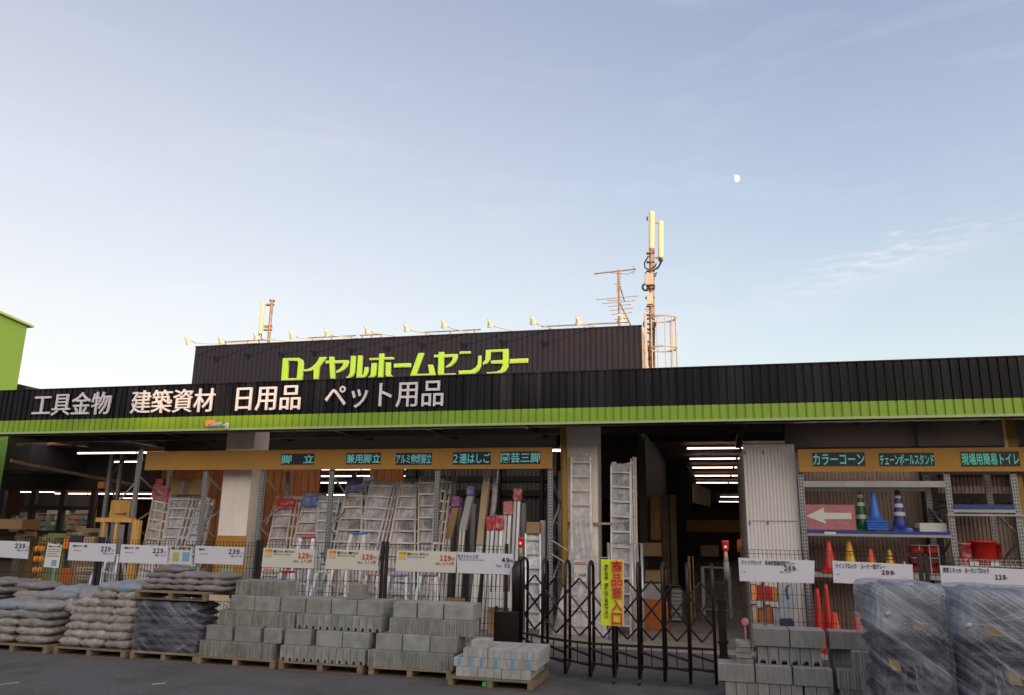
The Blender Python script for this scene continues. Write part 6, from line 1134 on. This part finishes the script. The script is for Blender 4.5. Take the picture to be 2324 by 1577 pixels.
# small stepladders standing in front
def stepladder(px, pyt, Y, h_, label, top='red', w0=0.42, cm='alu', sp=0.55):
    q = at(px, pyt, Y); zt = q.z; t = thing('stepladder', label, 'stepladder', (q.x, Y, 0.035), 'small stepladders in front of the racks'); h_ = zt-0.035
    for s in (-1, 1):
        for f in (-1, 1): mb = MB(); mb.bar((q.x+s*w0/2, Y+f*sp/2*h_, 0.035), (q.x+s*w0*0.25, Y+f*0.05, zt), 0.05, 0.03); mb.build('leg', cm, t)
    for k in range(1, 4):
        f = k/4; mb = MB(); ww = w0/2*(1-f)+w0*0.25*f; yy = Y-(sp/2*h_)*(1-f)-0.05*f; mb.box(q.x-ww, q.x+ww, yy-0.03, yy+0.05, 0.035+h_*f-0.015, 0.035+h_*f+0.008); mb.build('step', cm, t)
    mb = MB(); bev(mb, q.x-w0*0.24, q.x+w0*0.24, Y-0.07, Y+0.07, zt, zt+0.035, 0.01); mb.build('top_plate', top, t)
    return t
stepladder(700, 1222, 12.0, 1.4, 'stepladder with red top behind the first 129 sign', 'red', 0.45); stepladder(655, 1300, 11.6, 1, 'low stepladder left of the red topped one', 'red', 0.42)
stepladder(738, 1300, 11.7, 1, 'low stepladder under the gap between two 129 signs', 'white', 0.46); stepladder(815, 1213, 12.0, 1.4, 'stepladder with blue top behind the second 129 sign', 'blue', 0.45, 'white'); stepladder(775, 1290, 11.5, 1, 'low stepladder with pink top under the second 129 sign', 'pink', 0.46, 'alu_w')
stepladder(848, 1306, 11.7, 1, 'wooden toned stepladder right of the second 129 sign', 'card_l', 0.40, 'alu_w')
stepladder(905, 1308, 11.8, 1, 'film wrapped stepladder with blue top, left of two', 'lblue', 0.55); stepladder(975, 1308, 11.8, 1, 'film wrapped stepladder with blue top, right of two', 'lblue', 0.5)
stepladder(262, 1262, 11.6, 1, 'aluminium stepladder behind the 229 sign on the left', 'white', 0.40); stepladder(228, 1300, 11.3, 1, 'very low stepladder beside the striped mats', 'white', 0.35)
# low shelf goods behind the first 129 sign
t = thing('shelf_goods', 'low shelf with orange green and white packets under the first 129 sign', 'goods', tuple(at(640, 1310, 12.9)))
for i, (x0, x1, m) in enumerate(((600, 618, 'orange'), (619, 634, 'white'), (635, 652, 'ppr_g'), (653, 670, 'orangenet'), (671, 690, 'ppr_b'), (691, 708, 'red'))):
    a = at(x0, 1303, 12.75); b = at(x1, 1291, 12.75); mb = MB(); mb.box(a.x, b.x, 12.75, 13.1, a.z, b.z); mb.build('packet', m, t)

# ================================================================== left bay goods
def slab(px0, py0, px1, py1, Y, dp, m, name, label, cat, z0=None): return boxthing(name, px0, py0, px1, py1, Y, dp, m, label, cat, z0)
slab(28, 1330, 76, 1400, 12.2, 0.4, 'card', 'carton', 'brown carton behind the mesh fence near the left edge', 'box', 0.04)
slab(122, 1290, 162, 1400, 12.0, 0.05, 'oboard', 'wood_board', 'dark orange wood board standing below the paper notice', 'board', 0.04)
for i, (y0) in enumerate((1236, 1259, 1284, 1309)):
    for k in (0, 1):
        q = at(84+k*11-i*2, y0+10, 11.6); mb = MB(); mb.lathe([(0, -0.055), (0.04, -0.05), (0.05, 0), (0.045, 0.04), (0.015, 0.06), (0, 0.06)], (0, 0, 0), 10); mb.v = [(x+q.x, y+11.6, z+q.z) for x, y, z in mb.v]
        solo(mb, 'net_bag', 'orangenet', '%s orange net bag in row %s from the top, hung left of the paper notice' % (('left', 'right')[k], ('one', 'two', 'three', 'four')[i]), 'net bag', tuple(q), 'hanging orange net bags', smooth=True)
mb = MB(); p = at(118, 1320, 11.6); mb.bar((p.x, 11.62, 0.04), (p.x, 11.62, 1.3), 0.04); solo(mb, 'rack_post', 'galv', 'pale thin post beside the orange net bags', 'post', (p.x, 11.62, 0.04))
for k in range(9):
    a = at(172, 1286+k*6, 12.2); b = at(228, 1286+k*6, 12.2); solo(bev(MB(), a.x+0.01*(k % 3), b.x-0.015*(k % 2), 12.2, 12.8, a.z-0.035, a.z-0.004, 0.008), 'folded_mat', ('card_l', 'card_g', 'card')[k % 3], '%s folded mat from the top in the striped pile behind the 229 sign' % ORD[k], 'mat', tuple(a), 'pile of folded mats')
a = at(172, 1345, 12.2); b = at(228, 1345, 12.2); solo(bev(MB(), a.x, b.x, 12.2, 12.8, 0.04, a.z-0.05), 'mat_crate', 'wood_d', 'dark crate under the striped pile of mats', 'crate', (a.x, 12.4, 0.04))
# display cabinet with timber posts
Yc = 12.3; t = thing('timber_display', 'open timber display frame with dark panes in the left bay', 'display frame', (at(262, 1250, Yc).x, Yc, 0.04))
for x0, x1 in ((217, 223), (247, 251), (286, 302)):
    a = at(x0, 1300, Yc); b = at(x1, 1300, Yc); mb = MB(); mb.box(a.x, b.x, Yc, Yc+0.08, 0.04, at(260, 1180, Yc).z); mb.build('timber_post', 'lumber', t)
mb = MB(); a = at(217, 1184, Yc); b = at(302, 1178, Yc); mb.box(a.x, b.x, Yc-0.01, Yc+0.09, a.z, b.z+0.02); mb.build('top_rail', 'lumber', t)
for x0, x1 in ((224, 247), (252, 284)): a = at(x0, 1232, Yc+.05); b = at(x1, 1190, Yc+.05); mb = MB(); mb.box(a.x, b.x, Yc+0.04, Yc+0.05, 0.6, b.z); mb.build('pane', 'ink_g', t)
p = at(247, 1179, 12.95); q = at(297, 1135, 12.95); t = thing('arrow_board', 'orange direction board with a dark arrow pointing right', 'board', (p.x, 12.95, p.z)); mb = MB(); mb.box(p.x, q.x, 12.95, 12.97, p.z, q.z); mb.build('board', 'lumber', t)
mb = MB(); z = at(275, 1166, 12.94).z; xa_ = at(262, 1166, 12.94).x; xb_ = at(288, 1166, 12.94).x; mb.prism([(xa_, z-0.012), (xb_-0.06, z-0.012), (xb_-0.06, z-0.04), (xb_, z), (xb_-0.06, z+0.04), (xb_-0.06, z+0.012), (xa_, z+0.012)], 12.94, 12.948); mb.build('arrow', 'dred', t)
# shelves with goods beyond the left window and in the bay
for si, (px0, px1, py0, py1, Y, m) in enumerate(((82, 138, 1165, 1205, 20.2, 'paper'), (148, 200, 1165, 1200, 20.2, 'card_l'), (20, 66, 1170, 1205, 20.2, 'card_l'), (84, 130, 1219, 1240, 17.5, 'ppr_g'), (150, 205, 1208, 1220, 17.0, 'card_l'), (30, 60, 1215, 1235, 17.2, 'card'))):
    a = at(px0, py1, Y); b = at(px1, py0, Y); t = thing('goods_shelf', '%s lit shelf of mixed goods seen through the left shop window' % ORD[si], 'shelf', ((a.x+b.x)/2, Y, 0.04), 'lit shelves beyond the left window')
    mb = MB(); mb.box(a.x, b.x, Y+0.3, Y+0.34, 0.04, b.z+0.1)
    n = 3
    for k in range(n+1): mb.box(a.x, b.x, Y, Y+0.3, a.z+(b.z-a.z)*k/n-0.02, a.z+(b.z-a.z)*k/n)
    mb.build('rack', m, t)
    for k in range(n):
        x = a.x+0.02
        while x < b.x-0.12:
            w3 = random.uniform(0.08, 0.2); h3 = (b.z-a.z)/n*random.uniform(0.5, 0.85); mb = MB(); mb.box(x, x+w3-0.015, Y-0.02, Y+0.2, a.z+(b.z-a.z)*k/n, a.z+(b.z-a.z)*k/n+h3); mb.build('packet', random.choice(['paper', 'card_l', 'ink_y', 'ppr_b', 'orange', 'ppr_g', 'sign_c', 'card']), t); x += w3
slab(-10, 1178, 52, 1200, 14.5, 0.5, 'card', 'hanging_sign', 'orange brown panel at the left edge above the bags', 'sign')
slab(220, 1093, 237, 1108, 18.2, 0.1, 'orange', 'hanging_sign', 'small orange square sign hanging over the shop window', 'sign')
slab(140, 1222, 156, 1245, 13.5, 0.3, 'orangenet', 'carton', 'orange carton left of the dark box in the left bay', 'box'); slab(157, 1215, 187, 1230, 13.4, 0.3, 'ink', 'carton', 'dark navy box among the left bay goods', 'box'); slab(188, 1218, 215, 1232, 13.4, 0.3, 'card_l', 'carton', 'pale striped carton next to the dark navy box', 'box')
for i, (x0, x1, y0, y1, m) in enumerate(((352, 371, 1086, 1100, 'orange_p'), (376, 386, 1083, 1100, 'orange_p'), (352, 390, 1100, 1106, 'ink'))): slab(x0, y0, x1, y1, 14.2, 0.2, m, 'tool_case', '%s dark and orange tool case hung above the pink labelled ladder' % ORD[i], 'tool case')
# fittings on the canopy
q = at(478, 961, YF-0.03); mb = MB(); mb.box(q.x-0.11, q.x+0.08, YF-0.03, YF-0.012, q.z-0.05, q.z+0.06); solo(mb, 'camera_sign', 'orange', 'small orange notice on the green band beside the camera', 'notice', tuple(q))
q = at(491, 963, YF-0.2); t = thing('security_camera', 'white bullet security camera with wall arm on the green canopy band', 'security camera', tuple(q)); mb = MB(); mb.tube([q+Vector((-0.10, -0.05, -0.03)), q+Vector((0.07, 0.06, 0.02))], 0.038, 12); mb.build('camera_body', 'card_g', t, smooth=True); mb = MB(); mb.tube([q, q+Vector((0.08, 0.14, 0.0)), q+Vector((0.08, 0.17, 0))], 0.012, 6); mb.box(q.x+0.05, q.x+0.12, YF-0.03, YF-0.012, q.z-0.05, q.z+0.05); mb.build('arm', 'white', t); mb = MB(); mb.tube([q+Vector((-0.105, -0.053, -0.032)), q+Vector((-0.10, -0.05, -0.03))], 0.03, 12); mb.build('lens', 'dark', t)

# ================================================================== goods in the entrance aisle
slab(1462, 1362, 1515, 1428, 14.0, 0.05, 'oboard', 'wood_board', 'orange panel standing in the aisle behind the gate', 'board', 0.04)
for i, (x0, x1) in enumerate(((1459, 1476), (1478, 1496), (1505, 1519), (1521, 1532))):
    slab(x0, 1122, x1, 1225 if i < 2 else 1330, 16.6, 0.1, 'lumber' if i < 2 else 'wood', 'lumber_panel', '%s tall timber panel from the left, upright in the dark aisle rack' % ORD[i], 'lumber', None)
slab(1460, 1232, 1500, 1262, 15.5, 0.5, 'card', 'carton', 'brown cartons stacked in the aisle below the timber panels', 'box'); slab(1463, 1296, 1510, 1320, 14.6, 0.5, 'card', 'carton', 'flat pack of brown board in the aisle', 'box')
slab(1461, 1326, 1505, 1360, 14.4, 0.3, 'card_g', 'carton', 'grey carton above the orange panel', 'box')
for i in range(8): slab(1523, 1338+i*9, 1547, 1345+i*9, 15.2, 0.5, 'card_g', 'board_pack', '%s pale sheet pack from the top in the stack left of the dark aisle' % ORD[i], 'sheet pack')
mb = MB(); Yl = 16.2
for px in (1594, 1654): q = at(px, 1300, Yl); mb.box(q.x-0.03, q.x+0.03, Yl, Yl+0.05, 0.04, at(px, 1287, Yl).z)
for py in (1285, 1380): a = at(1590, py, Yl); b = at(1660, py, Yl); mb.box(a.x, b.x, Yl, Yl+0.05, a.z-0.03, a.z)
solo(mb, 'trolley_frame', 'steel_p', 'grey steel frame standing deep in the entrance aisle', 'steel frame', (at(1620, 1300, Yl).x, Yl, 0.04))
for i, px in enumerate((1564, 1573)): a = at(px, 1300, 15.8); mb = MB(); mb.bar((a.x, 15.8, 0.04), (a.x, 15.85, at(px, 1262, 15.8).z), 0.045 if i == 0 else 0.02); solo(mb, 'timber_length', 'lumber', ('thick', 'thin')[i]+' upright timber length left of the grey steel frame', 'timber', (a.x, 15.8, 0.04))
slab(1590, 1238, 1630, 1262, 17.5, 0.4, 'card', 'carton', 'single brown carton on a high shelf in the dark aisle', 'box')
t = slab(1558, 1181, 1680, 1206, 18.5, 0.04, 'ochre', 'aisle_banner', 'long brown orange banner across the far aisle', 'banner')
q0 = at(1571, 1095, 15.4); q1 = at(1610, 1112, 16.2); q2 = at(1610, 1150, 16.2); q3 = at(1571, 1140, 15.4); t = thing('hanging_sign', 'angled cream sign with a green header hanging in the aisle', 'hanging sign', tuple(q3))
mb = MB(); mb.quad3(q3, q2, q1, q0, 0.02); mb.build('board', 'card_l', t); g0 = q0.lerp(q3, 0.22); g1 = q1.lerp(q2, 0.22); mb = MB(); mb.quad3(g0+Vector((0.0, -.012, 0)), g1+Vector((0, -.012, 0)), q1+Vector((0, -.012, 0)), q0+Vector((0, -.012, 0)), 0.004); mb.build('header', 'grntag', t)
mb = MB(); mb.bar(at(1559, 1057, 15.6), at(1577, 1083, 15.9), 0.02); solo(mb, 'hanger_rod', 'steel_p', 'thin slanting rod under the dark canopy ceiling', 'rod', tuple(at(1559, 1057, 15.6)))
q = at(1679, 1238, 13.2); mb = MB(); mb.lathe([(0, 0), (0.05, 0), (0.05, 0.16), (0.03, 0.2), (0, 0.2)], (q.x, 13.2, q.z-0.1), 12); solo(mb, 'fire_bottle', 'oboard', 'small rusty red canister beside the corrugated partition', 'canister', tuple(q), smooth=True)
q = at(1690, 1410, 9.8); mb = MB(); mb.lathe([(0, -0.004), (0.042, -0.004), (0.042, 0.004), (0, 0.004)], (q.x, 9.8, q.z), 18, axis=(0, 1, 0)); mb.bar((q.x, 9.81, 0), (q.x, 9.81, q.z), 0.02); solo(mb, 'round_tag', 'pink', 'small round red and white tag above the edging tiles', 'tag', (q.x, 9.8, 0))
